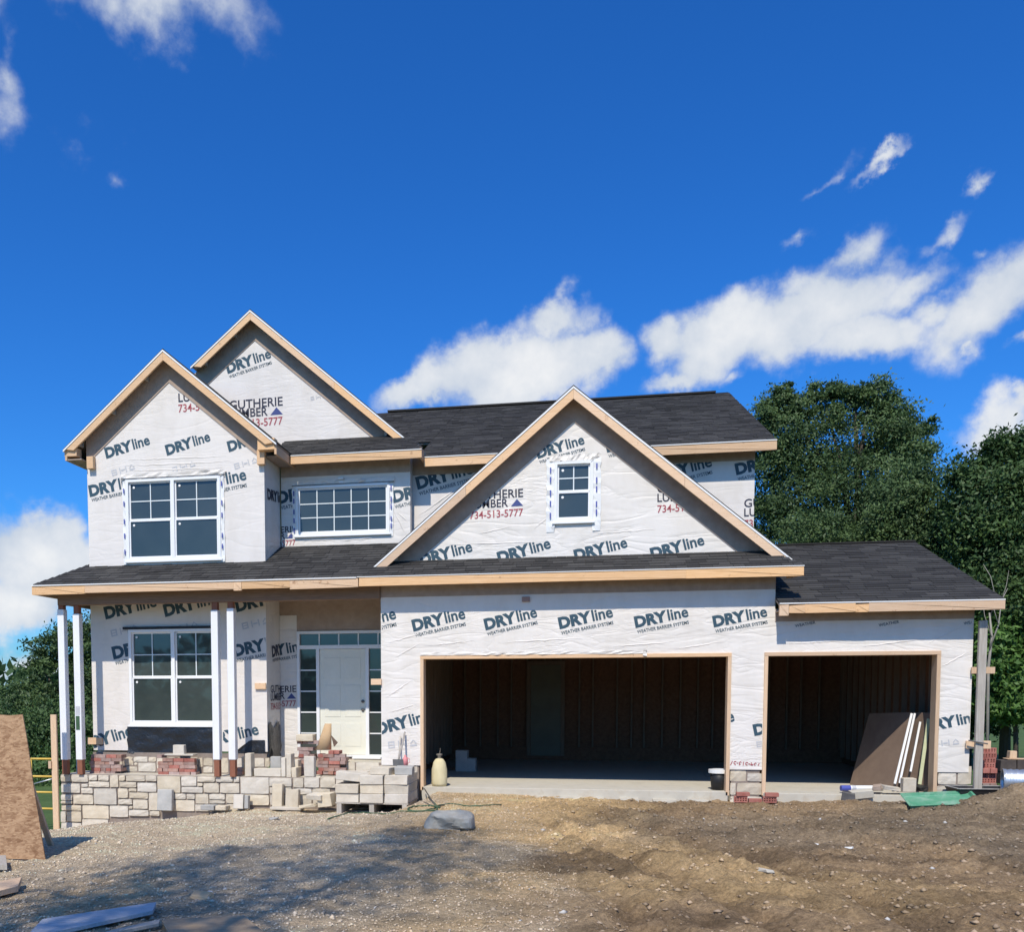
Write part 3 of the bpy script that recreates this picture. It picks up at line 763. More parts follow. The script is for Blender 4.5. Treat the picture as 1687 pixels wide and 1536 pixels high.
# bare sheathing left above the top edge of the wrap
def frieze_gable(g, Y, apex_px, xl, xr, zmin):
    A, Lp, R = g
    ml = (A.z-Lp.z)/(A.x-Lp.x); mr = (A.z-R.z)/(R.x-A.x); zt = A.z-.06; zb = W(*apex_px, Y-.006).z
    for x, m_ in ((xl, ml), (xr, mr)):
        d = abs(x-A.x)
        MB().prism([(A.x, zb), (A.x, zt), (x, zt-m_*d), (x, zb-m_*d)], Y-.012, Y-.003).build('frieze_board', M['deck'], HOUSE, fix=True)
frieze_gable(GB, YB, (284, 630), bxl, bxr, 0)
frieze_gable(GK, YK, (421, 561), GK[0].x-2.7, GK[0].x+2.6, 0)
frieze_gable(GG, YGG, (945, 695), GG[1].x+.45, GG[2].x-.45, 0)
def frieze(x0, x1, zb, zt, Y): MB().box((x0, Y-.012, zb), (x1, Y-.003, zt)).build('frieze_board', M['deck'], HOUSE)
frieze(gxl, gxr, W(950, 978, YG).z, gar_top-.004, YG)
frieze(gxr+.003, txr, W(1450, 1022, YG).z, W(1500, 1000, 0).z-.004, YG)
frieze(bxr+.025, mid_xr-.003, W(560, 783, YM).z, mid_top-.003, YM)
frieze(mid_xr+.003, mxr, W(1200, 760, YW).z, main_top-.004, YW)


# ---------------------------------------------------------------- printed lettering
def text_mesh(s, bold=0.0):
    cu = bpy.data.curves.new('t', 'FONT'); cu.body = s; cu.size = 1; cu.offset = bold; cu.resolution_u = 3; cu.fill_mode = 'FRONT'
    ob = bpy.data.objects.new('t', cu); COL.objects.link(ob)
    bpy.context.view_layer.update()
    me = bpy.data.meshes.new_from_object(ob.evaluated_get(bpy.context.evaluated_depsgraph_get()))
    v = [(a.co.x, a.co.y) for a in me.vertices]; f = [tuple(p.vertices) for p in me.polygons]
    bpy.data.objects.remove(ob); bpy.data.curves.remove(cu); bpy.data.meshes.remove(me)
    x0 = min(p[0] for p in v); v = [(p[0]-x0, p[1]) for p in v]
    return v, f, max(p[0] for p in v)


def compose(parts):
    v = []; f = []
    for (tv, tf, tw), ox, oy, sx, sy in parts:
        b = len(v); v += [(ox+x*sx, oy+y*sy) for x, y in tv]; f += [tuple(b+i for i in q) for q in tf]
    return v, f
_dry = text_mesh('DRY', .055); _line = text_mesh('line', .025)
_tot = _dry[2]*1.06+.04+_line[2]*.98
T = {}
k = 1/_tot
T['dry'] = compose([(_dry, 0, 0, 1.06*k, 1.0*k), (_line, (_dry[2]*1.06+.05)*k, 0, .98*k, 1.05*k)])
_s = text_mesh('WEATHER BARRIER SYSTEMS', .012); T['sub'] = compose([(_s, 0, 0, .97/_s[2], 1.15/_s[2])])
_g = text_mesh('GUTHERIE', .015); T['guth'] = compose([(_g, 0, 0, 1/_g[2], 1/_g[2])])
_l = text_mesh('LUMBER', .015); T['lumb'] = compose([(_l, 0, 0, .72/_l[2], .98/_g[2])])
T['tri'] = ([(.77, 0), (1.0, 0), (.885, .13)], [(0, 1, 2)])
_p = text_mesh('734-513-5777', .012); T['phone'] = compose([(_p, 0, 0, 1/_p[2], 1.1/_p[2])])
_w = text_mesh('WEATHER', .01); T['weather'] = compose([(_w, 0, 0, 1/_w[2], 1/_w[2])])
T['icons'] = ([(0, 0), (.2, 0), (.2, .2), (0, .2), (.04, .115), (.16, .115), (.16, .16), (.04, .16), (.04, .04), (.16, .04), (.16, .085), (.04, .085),
               (.3, 0), (.34, 0), (.34, .2), (.3, .2), (.36, .07), (.5, .07), (.5, .12), (.36, .12), (.52, 0), (.56, 0), (.56, .2), (.52, .2),
               (.66, 0), (.86, 0), (.86, .05), (.66, .05), (.66, .09), (.76, .2), (.86, .09), (.83, .07), (.76, .155), (.69, .07)],
              [(0, 1, 9, 8), (1, 2, 6, 5, 10, 9), (2, 3, 7, 6), (3, 0, 8, 11, 4, 7), (11, 10, 5, 4), (12, 13, 14, 15), (16, 17, 18, 19), (20, 21, 22, 23), (24, 25, 26, 27), (28, 33, 32, 29), (29, 32, 31, 30)])


def put_print(name, key, m, wallkey, px, py, wpx, ang=13.0, clip=None, off=.004, plane=None, squash=1.0):
    """lettering whose left baseline is at (px, py); clip = (x0, y0, x1, y1) in photo pixels on the wall plane"""
    o, poly, Y = walls[wallkey]
    v, f = T[key]
    a = math.radians(ang)
    Yp = Y-off
    P = W(px, py, Yp); wm = (W(px+wpx, py, Yp)-P).x
    pts = []
    for x, y in v:
        x *= wm; y *= wm*squash
        pts.append((P.x+x*math.cos(a)-y*math.sin(a), Yp, P.z+x*math.sin(a)+y*math.cos(a)))
    bm = bmesh.new(); vs = [bm.verts.new(p) for p in pts]
    for q in f:
        try: bm.faces.new([vs[i] for i in q])
        except ValueError: pass
    planes = []
    if poly is not None and wallkey != 'garage':
        n = len(poly)
        for i in range(n):
            p0 = poly[i]; p1 = poly[(i+1) % n]
            e = Vector((p1[0]-p0[0], p1[1]-p0[1]))
            if e.length < 1e-4: continue
            planes.append((Vector((p0[0], 0, p0[1])), Vector((e.y, 0, -e.x)).normalized()))
    if clip:
        r = rect_px(*clip, Yp)
        planes += [(Vector((r[0], 0, 0)), Vector((-1, 0, 0))), (Vector((r[1], 0, 0)), Vector((1, 0, 0))), (Vector((0, 0, r[2])), Vector((0, 0, -1))), (Vector((0, 0, r[3])), Vector((0, 0, 1)))]
    for co, no in planes:
        bmesh.ops.bisect_plane(bm, geom=bm.verts[:]+bm.edges[:]+bm.faces[:], dist=1e-6, plane_co=co, plane_no=no, clear_outer=True)
    if not bm.faces: bm.free(); return
    for fc in bm.faces:
        if fc.normal.y > 0: fc.normal_flip()
    me = bpy.data.meshes.new(name); bm.to_mesh(me); bm.free(); me.materials.append(m)
    return link(name, me, o)


def dryline(wk, px, py, w, ang=13, clip=None, sub=True, icons=False):
    ang += random.uniform(-1.3, 1.3); w *= random.uniform(.98, 1.02)
    put_print('logo_print', 'dry', M['print'], wk, px, py, w, ang, clip)
    if sub: put_print('slogan_print', 'sub', M['print'], wk, px+3, py+10*w/88, w, ang-1, clip, .0045)
    if icons: put_print('icon_print', 'icons', M['print_faint'], wk, px+10, py+30, w*.6, ang, clip, .003)


def gutherie(wk, px, py, w, clip=None):
    put_print('company_print', 'guth', M['print_dark'], wk, px, py, w, 1, clip)
    put_print('company_print', 'lumb', M['print_dark'], wk, px, py+w*.165, w, 1, clip)
    put_print('company_print', 'tri', M['print_blue'], wk, px, py+w*.165, w, 1, clip)
    put_print('phone_print', 'phone', M['print_red'], wk, px, py+w*.36, w*1.0, 1.5, clip)

# bay
up = (0, 600, 500, 990)
dryline('bay', 175, 755, 76, 14, up, False, True); dryline('bay', 275, 750, 76, 14, up, False, True); dryline('bay', 377, 744, 76, 14, up, False, True)
dryline('bay', 148, 818, 80, 11, (0, 760, 208, 930)); dryline('bay', 320, 810, 88, 11, (369, 760, 460, 930))
gutherie('bay', 294, 648, 88)
lo = (0, 985, 500, 1240)
dryline('bay', 174, 1020, 88, 13, lo, False, True); dryline('bay', 272, 1016, 88, 13, lo, False, True); dryline('bay', 390, 1008, 88, 13, lo, False, True)
dryline('bay', 187, 1086, 88, 11, (0, 1000, 212, 1240)); dryline('bay', 386, 1082, 88, 11, (365, 1000, 438, 1240))
dryline('bay', 136, 1238, 88, 15, (152, 1000, 212, 1240), False); dryline('bay', 342, 1230, 88, 12, (366, 1000, 440, 1240), False)
# rear gable
dryline('rear_gable', 375, 615, 76, 16)
gutherie('rear_gable', 378, 675, 88)
put_print('icon_print', 'icons', M['print_faint'], 'rear_gable', 512, 660, 30, 8)
# wide-window wall and main wall
dryline('mid', 457, 830, 90, 8, (440, 700, 486, 930)); dryline('mid', 648, 828, 90, 12, (644, 700, 690, 930))
gutherie('mid', 425, 880, 62, (440, 700, 487, 930))
dryline('main', 688, 806, 95, 13, None); dryline('main', 1085, 792, 92, 13, None); dryline('main', 1213, 782, 92, 12, None)
gutherie('main', 1226, 836, 92)
# garage gable
dryline('gable', 886, 755, 80, 14); gutherie('gable', 774, 824, 88); gutherie('gable', 1083, 812, 92); dryline('gable', 1000, 745, 84, 13)
for q in ((694, 932), (822, 928), (948, 924), (1074, 921)): dryline('gable', q[0], q[1], 88, 14, None, False)
# garage front
for q in ((681, 1040), (800, 1038), (922, 1036), (1047, 1034), (1176, 1033)): dryline('garage', q[0], q[1], 89, 12, (628, 990, 1276, 1100))
dryline('garage', 566, 1041, 89, 12, (629, 990, 760, 1100))
dryline('garage', 622, 1211, 92, 14, (629, 1100, 692, 1260), False); put_print('icon_print', 'icons', M['print_faint'], 'garage', 640, 1234, 55, 6, (629, 1100, 692, 1260))
dryline('garage', 1120, 1207, 92, 12, (1204, 1100, 1256, 1262), False); dryline('garage', 1243, 1212, 92, 12, (1204, 1100, 1256, 1262), False)
put_print('icon_print', 'icons', M['print_faint'], 'garage', 1247, 1232, 50, 8, (1204, 1100, 1256, 1262))
dryline('garage', 1521, 1207, 92, 12, (1547, 1100, 1598, 1262), False); put_print('icon_print', 'icons', M['print_faint'], 'garage', 1536, 1232, 52, 8, (1547, 1100, 1598, 1262))
put_print('phone_print', 'phone', M['print_red'], 'garage', 1252, 1258, -60, -4, (1204, 1100, 1256, 1262), squash=1.15)
for q in ((1310, 1034), (1448, 1033), (1588, 1030)): put_print('slogan_print', 'weather', M['print'], 'garage', q[0], q[1], 34, 10, (1270, 1000, 1600, 1080))
# side wall of the entry recess
def side_print(key, m, y0, z0, w, ang, ymax):
    v, f = T[key]; a = math.radians(ang); X = bxr+.004
    bm = bmesh.new(); vs = [bm.verts.new((X, y0+(x*math.cos(a)-y*math.sin(a))*w, z0+(x*math.sin(a)+y*math.cos(a))*w)) for x, y in v]
    for q in f:
        try: bm.faces.new([vs[i] for i in q])
        except ValueError: pass
    bmesh.ops.bisect_plane(bm, geom=bm.verts[:]+bm.edges[:]+bm.faces[:], plane_co=(X, ymax, 0), plane_no=(0, 1, 0), clear_outer=True)
    me = bpy.data.meshes.new('logo_print'); bm.to_mesh(me); bm.free(); me.materials.append(m); link('logo_print', me, walls['bay_side'][0])
side_print('dry', M['print_dark'], .9, W(453, 1083, 1.05).z, .95, 8, YD-.02); side_print('sub', M['print_dark'], .92, W(453, 1092, 1.05).z, .92, 8, YD-.02)
side_print('guth', M['print_dark'], .8, W(450, 1142, 1).z, .9, 1, YD-.02); side_print('lumb', M['print_dark'], .8, W(450, 1155, 1).z, .9, 1, YD-.02); side_print('phone', M['print_red'], .8, W(450, 1170, 1).z, .9, 1, YD-.02)
side_print('dry', M['print_dark'], .75, W(445, 822, .75).z, .9, 6, YM-.02)


def fold(wk, x0, y0, x1, y1, w, seed, n=26, amp=.007):
    o, poly, Y = walls[wk]; a = W(x0, y0, Y); b = W(x1, y1, Y); rg = random.Random(seed)
    d = b-a; sd_ = Vector((-d.z, 0, d.x)).normalized(); vs = []; fs = []
    for i in range(n+1):
        t = i/n; c = a+d*t+sd_*rg.uniform(-.006, .006); ww = w*math.sin(PI*min(max(t, .03), .97))*rg.uniform(.6, 1.2)
        vs += [tuple(c-sd_*ww+Vector((0, -.0012, 0))), tuple(c+Vector((0, -.002-amp*rg.uniform(.5, 1.2)*math.sin(PI*t)-.001, 0))), tuple(c+sd_*ww+Vector((0, -.0012, 0)))]
    for i in range(n):
        for q in range(2): fs.append((i*3+q, i*3+q+1, i*3+q+4, i*3+q+3))
    MB().add(vs, fs).build('wrap_fold', M['wrap_flat'], o, smooth=True, fix=False)
for i, q in enumerate(((212, 758, 372, 752), (205, 768, 380, 760), (215, 776, 366, 771), (230, 782, 350, 778))): fold('bay', *q, .018, 300+i)
for i, q in enumerate(((640, 1060, 700, 1042), (650, 1085, 692, 1060), (1010, 1066, 1110, 1058), (1110, 1070, 1190, 1058), (700, 1065, 780, 1056), (1290, 1062, 1400, 1055), (1420, 1066, 1530, 1052), (1530, 1060, 1590, 1030), (1550, 1100, 1595, 1075), (636, 1150, 680, 1120), (640, 1175, 688, 1160), (820, 1060, 960, 1052))): fold('garage', *q, .016, 330+i, 18, .009)
for i, q in enumerate(((790, 880, 840, 868), (880, 872, 905, 850), (985, 880, 1080, 872), (740, 898, 900, 893), (900, 755, 990, 748))): fold('gable', *q, .014, 360+i, 16, .008)
for i, q in enumerate(((648, 840, 668, 880), (655, 845, 672, 860), (500, 892, 560, 888), (560, 892, 640, 884))): fold('mid', *q, .016, 380+i, 12, .01)
for i, q in enumerate(((690, 850, 760, 800), (700, 870, 740, 850))): fold('main', *q, .02, 390+i, 14, .012)


# ---------------------------------------------------------------- windows
def window(r, Y, units, up_grid, lo_grid, split=.5, label=None, fw=.05):
    xl, xr, zb, zt = r
    y0 = Y-.03; y1 = Y+.09
    f = MB().prism([(xl, zb), (xr, zb), (xr, zt), (xl, zt)], y0, y1, 0,
                   [[(xl+fw+(xr-xl)*i/units*1.0-(.0 if i == 0 else .02), zb+fw), (xl+(xr-xl)*(i+1)/units-(fw if i == units-1 else .035), zb+fw), (xl+(xr-xl)*(i+1)/units-(fw if i == units-1 else .035), zt-fw), (xl+fw+(xr-xl)*i/units-(.0 if i == 0 else .02), zt-fw)] for i in range(units)])
    f.box((xl-.03, y0-.02, zb-.035), (xr+.03, y0+.03, zb-.001))
    fo = f.build('window', M['vinyl'], HOUSE, bevel=.004)
    if label: fo['label'] = label
    for i in range(units):
        a = xl+fw+(xr-xl)*i/units-(.0 if i == 0 else .02); b = xl+(xr-xl)*(i+1)/units-(fw if i == units-1 else .035)
        zm = zb+fw+(zt-zb-2*fw)*split
        if lo_grid is not None:
            segs = [(zb+fw, zm, lo_grid, y0+.035), (zm, zt-fw, up_grid, y0+.055)]
        else:
            segs = [(zb+fw, zt-fw, up_grid, y0+.045)]
        for z0, z1, grid, yy in segs:
            sw = .028
            MB().prism([(a+.001, z0+.001), (b-.001, z0+.001), (b-.001, z1-.001), (a+.001, z1-.001)], yy-.014, yy+.02, 0, [[(a+sw, z0+sw), (b-sw, z0+sw), (b-sw, z1-sw), (a+sw, z1-sw)]]).build('sash', M['vinyl'], fo, bevel=.003)
            tl = random.uniform(-.006, .006)
            MB().add([(a+sw-.005, yy+.006+tl, z0+sw-.005), (b-sw+.005, yy+.006-tl, z0+sw-.005), (b-sw+.005, yy+.006-tl*.5, z1-sw+.005), (a+sw-.005, yy+.006+tl*1.5, z1-sw+.005)], [(0, 1, 2, 3)]).build('pane', M['glass'], fo)
            nx, nz = grid
            for q in range(1, nx):
                x = a+sw+(b-a-2*sw)*q/nx; MB().box((x-.009, yy-.006, z0+sw), (x+.009, yy+.001, z1-sw)).build('muntin', M['muntin'], fo)
            for q in range(1, nz):
                z = z0+sw+(z1-z0-2*sw)*q/nz; MB().box((a+sw, yy-.0065, z-.009), (b-sw, yy+.0005, z+.009)).build('muntin', M['muntin'], fo)
            if up_grid[0] < 5:
                s = MB(); s.lathe([(.0, 0), (.022, .0), (.022, .003), (0, .003)], (0, 0, 0), 10)
                so_ = s.build('sticker', M['drip'], fo, fix=True); so_.rotation_euler = (PI/2, 0, 0); so_.location = (a+sw+.06, yy-.0005, z1-sw-.06)
    return fo
w1 = window(WIN_BAY_UP, YB, 2, (2, 2), (1, 1), .5, 'upper twin sash window of the gabled bay')
w2 = window(WIN_BAY_LO, YB, 2, (2, 2), (1, 1), .5, 'ground floor twin sash window behind the porch posts')
w3 = window(WIN_WIDE, YM, 1, (5, 3), None, label='wide fifteen-pane window beside the bay', fw=.045)
w4 = window(WIN_SMALL, YGG, 1, (2, 2), (1, 1), .5, 'small sash window in the garage gable')


def strip_mesh(name, pts, width, m, parent, amp=.012, seed=0, axis='z', n=14):
    """crinkled tape strip on a wall, running along pts[0]->pts[1] in the wall plane"""
    rg = random.Random(seed); p = Vector(pts[0]); q = Vector(pts[1]); vs = []; fs = []
    d = (q-p); side = Vector((-d.z, 0, d.x)).normalized()
    for i in range(n+1):
        c = p+d*(i/n); w = width*(1+rg.uniform(-.22, .22))
        for s in (-.5, 0, .5):
            vs.append((c.x+side.x*w*s, c.y-abs(rg.gauss(0, amp)), c.z+side.z*w*s))
    for i in range(n):
        for k in range(2): fs.append((i*3+k, i*3+k+1, i*3+k+4, i*3+k+3))
    return MB().add(vs, fs).build(name, m, parent, smooth=False)
for (r, Y, wo, sd_) in ((WIN_BAY_UP, YB, w1, 1), (WIN_WIDE, YM, w3, 3), (WIN_SMALL, YGG, w4, 4)):
    xl, xr, zb, zt = r; w = .075 if wo is not w4 else .13
    for k, x in enumerate((xl-w*.45, xr+w*.45)):
        strip_mesh('flashing_tape', ((x, Y-.006, zb-.06-(.1 if wo is w4 else 0)), (x, Y-.006, zt+.05)), w, M['white_plastic'], wo, .01, sd_*10+k)
        for q in range(5):
            z = zb+(zt-zb)*(q+.6+.2*math.sin(q*3+k))/5.2
            MB().box((x-.012, Y-.034, z-.05), (x+.010, Y-.0315, z+.04)).build('tape_print', M['blueprint'], wo)
    strip_mesh('flashing_tape', ((xl-.08, Y-.006, zt+.05), (xr+.1, Y-.006, zt+.055)), .10, M['wrap'], wo, .014, sd_*10+7, n=22)
    if wo is not w4: MB().box((xl-.07, Y-.036, zt+.004), (xr+.09, Y-.03, zt+.02)).build('head_gap', M['steel_dark'], wo)
MB().box((WIN_BAY_LO[0]-.1, YB-.05, WIN_BAY_LO[3]+.004), (WIN_BAY_LO[1], YB-.001, WIN_BAY_LO[3]+.05)).build('head_flashing', M['black_plastic'], w2)
# flood light above the wide window
MB().box((W(563, 790, YM).x-.05, YM-.07, W(563, 791, YM).z), (W(563, 790, YM).x+.05, YM-.002, W(563, 788, YM).z)).box((W(563, 790, YM).x-.04, YM-.05, W(563, 797, YM).z), (W(563, 790, YM).x+.035, YM-.002, W(563, 793.5, YM).z)).build('light_bracket', M['white_plastic'], HOUSE)


# black flashing film under the ground-floor window and beside the door
def film(x0, y0, x1, y1, Y, seed, poly=None, nx=16, nz=8, amp=.02):
    rg = np.random.default_rng(seed); xl, xr, zb, zt = rect_px(x0, y0, x1, y1, Y)
    vs = []; fs = []
    for j in range(nz+1):
        for i in range(nx+1):
            x = xl+(xr-xl)*i/nx; z = zb+(zt-zb)*j/nz
            if poly: z = zb+(min(zt, poly(i/nx)*(zt-zb)+zb)-zb)*j/nz
            vs.append((x, Y-.008-amp*abs(rg.normal()), z))
    for j in range(nz):
        for i in range(nx): a = j*(nx+1)+i; fs.append((a, a+1, a+nx+2, a+nx+1))
    return MB().add(vs, fs).build('flashing_film', M['tar'], HOUSE, smooth=True)
film(211, 1198, 361, 1242, YB, 3)
film(392, 1220, 437, 1245, YB, 4, lambda t: .35+.65*min(1, t*2.2), 10, 5)
# film on the recess side wall
rgf = np.random.default_rng(9); vs = []; fs = []
for j in range(6):
    for i in range(11):
        vs.append((bxr+.006+.02*abs(rgf.normal()), YB+.02+(YD-YB-.1)*i/10, .34+(.66+.06*math.sin(i))*j/5))
for j in range(5):
    for i in range(10): a = j*11+i; fs.append((a, a+11, a+12, a+1))
MB().add(vs, fs).build('flashing_film', M['tar'], HOUSE, smooth=True)


# ---------------------------------------------------------------- roofs
def shingles(name, o, u, v, wdt, ln, keep=None, parent=None, exposure=.14, tab=(.16, .34), single=False, seed=0, bounds=None):
    """courses of laminated tabs on the plane o + u*s + v*t; bounds(t) -> (s0, s1)"""
    rg = random.Random(seed); u = Vector(u).normalized(); v = Vector(v).normalized(); n = u.cross(v).normalized()
    if n.z < 0: n = -n
    V = []; F = []; tone = []
    nc = int(ln/exposure)+1; objs = []
    for c in range(nc):
        t0 = c*exposure; t1 = min(t0+exposure+.03, ln)
        s0, s1 = bounds(t0) if bounds else (0, wdt)
        s = s0-rg.uniform(0, .3)
        while s < s1:
            w = rg.uniform(*tab) if not single else rg.uniform(.27, .36)
            a = max(s, s0); b = min(s+w-.006, s1); s += w
            if b-a < .02: continue
            h = rg.choice((.005, .011)) if not single else rg.choice((.006, .010, .012)); j = rg.uniform(-.004, .004)
            tb = t0+j
            pts = [o+u*a+v*tb+n*(h+.006), o+u*b+v*tb+n*(h+.006), o+u*b+v*t1+n*.003, o+u*a+v*t1+n*.003, o+u*a+v*tb-n*.004, o+u*b+v*tb-n*.004]
            fcs = [(0, 1, 2, 3), (4, 5, 1, 0), (4, 0, 3), (5, 2, 1)]
            tn = rg.choice((.15, .35, .5, .65, .9))+rg.uniform(-.08, .08)
            if single and len(objs) < 300:
                me = bpy.data.meshes.new('shingle'); me.from_pydata([tuple(p) for p in pts], [], fcs); me.materials.append(M['shingle'])
                at = me.attributes.new('tone', 'FLOAT', 'POINT'); at.data.foreach_set('value', [tn]*6)
                me.update(); objs.append(link('shingle', me, parent))
                continue
            k0 = len(V); V += [tuple(p) for p in pts]; F += [tuple(k0+i for i in f) for f in fcs]; tone += [tn]*6
    if V:
        me = bpy.data.meshes.new(name); me.from_pydata(V, [], F); me.materials.append(M['shingle'])
        at = me.attributes.new('tone', 'FLOAT', 'POINT'); at.data.foreach_set('value', tone); me.update()
        ob = link('shingles', me, parent); ob['kind'] = 'stuff'


def slab(name, p0, p1, p2, p3, th, mats, parent, flip=False):
    """sheet through 4 corners (front-left, front-right, back-right, back-left): shingle on top, deck below"""
    P = [Vector(p) for p in (p0, p1, p2, p3)]; n = (P[1]-P[0]).cross(P[3]-P[0]).normalized()
    if n.z < 0: n = -n
    mid = [p-n*.02 for p in P]; bot = [p-n*th for p in P]
    q = MB()
    for A, B, mi in ((P, mid, 0), ([m_-n*.0005 for m_ in mid], bot, 1)):
        q.add(A+B, [(0, 1, 2, 3), (7, 6, 5, 4), (0, 4, 5, 1), (1, 5, 6, 2), (2, 6, 7, 3), (3, 7, 4, 0)], mi)
    return q.build(name, mats, parent, fix=True)


def roof_plane(name, xl, xr, Ye, Ze, Yr, slope, parent=HOUSE, xl2=None, xr2=None, single=False, seed=0, lbl=None):
    xl2 = xl if xl2 is None else xl2; xr2 = xr if xr2 is None else xr2
    Zr = Ze+slope*(Yr-Ye)
    ob = slab(name, (xl, Ye, Ze), (xr, Ye, Ze), (xr2, Yr, Zr), (xl2, Yr, Zr), .05, [M['shingle'], M['deck']], parent)
    at = ob.data.attributes.new('tone', 'FLOAT', 'POINT'); at.data.foreach_set('value', [.2]*len(ob.data.vertices))
    ln = math.hypot(Yr-Ye, Zr-Ze)
    bd = lambda t: (0+(xl2-xl)*t/ln, (xr-xl)+(xr2-xr)*t/ln)
    shingles('shingles', Vector((xl, Ye-.012, Ze-.004)), (1, 0, 0), (0, Yr-Ye, Zr-Ze), xr-xl, ln, parent=ob, single=single, seed=seed, bounds=bd)
    if lbl: ob['label'] = lbl
    return ob


def fascia(segs, Yf, th=.04, parent=HOUSE, m=None):
    for x0, x1, zt0, zt1, zb0, zb1 in segs:
        MB().prism([(x0, zb0), (x1, zb1), (x1, zt1), (x0, zt0)], Yf, Yf+th).build('fascia_board', m or M['wood'], parent, bevel=.003)


def fpx(x0, x1, yt0, yb0, yt1, yb1, Y):
    a, b, c, d = W(x0, yt0, Y), W(x0, yb0, Y), W(x1, yt1, Y), W(x1, yb1, Y)
    return ((a.x+b.x)/2, (c.x+d.x)/2, a.z, c.z, b.z, d.z)
# front pent roof over porch and garage (hip at the left end)
pxl = W(55, 960, -.3).x; pxr = W(1323, 940, -.3).x
hipx = W(136, 930, YB).x
pent = roof_plane('roof', pxl, pxr, -.3, EAVE_Z, 1.75, PITCH_R, xl2=pxl+(hipx-pxl)*2.05/.9, xr2=W(1190, 900, .6).x, seed=3, lbl='shallow shingled roof over the porch and garage front')
# hip end
zh = pent_z(YB)
MB().add([(pxl, -.3, EAVE_Z+.004), (hipx, YB, zh+.004), (hipx, 3.2, zh+.004), (pxl, 3.2, EAVE_Z+.004), (pxl, -.3, EAVE_Z-.05), (hipx, YB, zh-.05), (hipx, 3.2, zh-.05), (pxl, 3.2, EAVE_Z-.05)],
         [(0, 1, 2, 3), (7, 6, 5, 4), (3, 2, 6, 7), (1, 5, 6, 2), (4, 0, 3, 7)]).build('roof', [M['shingle']], HOUSE, fix=True)
MB().box((hipx-.001, YB+.02, zh-.03), (bxl+.02, 3.2, zh+.002)).build('roof', [M['shingle']], HOUSE)
z1 = EAVE_Z-.028
fz = lambda px, dy: W(px, 947, -.32).z
fascia([(pxl-.005, W(140, 960, -.32).x, z1, z1, z1-.145, z1-.145), (W(140, 960, -.32).x+.002, W(385, 960, -.32).x, z1, z1, z1-.13, z1-.13), (W(385, 960, -.33).x+.002, W(398, 960, -.33).x, z1-.003, z1-.003, z1-.15, z1-.15), (W(398, 960, -.32).x+.002, W(478, 960, -.32).x, z1, z1, z1-.125, z1-.125), (W(478, 960, -.32).x+.002, W(590, 960, -.32).x, z1-.008, z1, z1-.15, z1-.14)], -.34)
fascia([(W(592, 953, -.32).x, W(1130, 945, -.32).x, z1+.012, z1+.012, z1-.128, z1-.128), (W(1130, 945, -.32).x+.002, pxr, z1+.012, z1+.012, z1-.128, z1-.128)], -.345)
MB().box((pxl, -.355, z1+.004), (W(588, 955, -.3).x, -.30, z1+.022)).build('drip_edge', M['drip'], HOUSE)
MB().box((W(588, 955, -.3).x+.01, -.355, z1+.014), (pxr+.01, -.30, z1+.026)).build('drip_edge', M['drip'], HOUSE)
# end boards of the pent roof
MB().box((pxl-.004, -.298, z1-.145), (pxl+.035, 3.1, z1)).build('fascia_board', M['wood_depth'], HOUSE)
_hx = pxr+(W(1190, 900, .6).x-pxr)*(.28/2.05)
MB().add([(pxr-.04, -.304, z1-.128), (_hx-.04, -.02, z1-.128), (_hx-.04, -.02, z1+.10), (pxr-.04, -.304, z1-.005), (pxr-.004, -.304, z1-.128), (_hx-.004, -.02, z1-.128), (_hx-.004, -.02, z1+.10), (pxr-.004, -.304, z1-.005)],
         [(0, 1, 2, 3), (7, 6, 5, 4), (0, 4, 5, 1), (1, 5, 6, 2), (2, 6, 7, 3), (3, 7, 4, 0)]).build('fascia_board', M['wood_depth'], HOUSE, fix=True)
# rafter tails under the front eaves
def tails(x0, x1, n, ya, yb, za, zb, h=.09):
    for i in range(n):
        x = x0+(x1-x0)*(i+.5)/n
        MB().beam((x, ya, za), (x, yb, zb), .038, h).build('rafter_tail', M['lumber'], HOUSE)
tails(gxl+.1, gxr, 11, -.30, -.002, z1-.05, z1-.05, .08)
# porch beam and entry header
beam_x0 = W(97, 990, -.02).x
bz1 = W(300, 994, -.02).z
MB().box((beam_x0, -.07, bz1), (gxl-.003, .09, z1-.07)).build('porch_beam', M['beam'], HOUSE, bevel=.004)
MB().box((beam_x0, .092, bz1+.02), (beam_x0+.12, YB-.001 if False else 2.2, z1-.07)).build('porch_beam', M['beam'], HOUSE)
MB().box((beam_x0-.02, .095, z1-.07), (gxl-.003, YB-.003, z1-.045)).build('porch_soffit', M['deck'], HOUSE)
MB().box((bxr+.003, YB+.002, z1-.10), (gxl-.003, YD-.003, z1-.07)).build('porch_soffit', M['deck'], HOUSE)

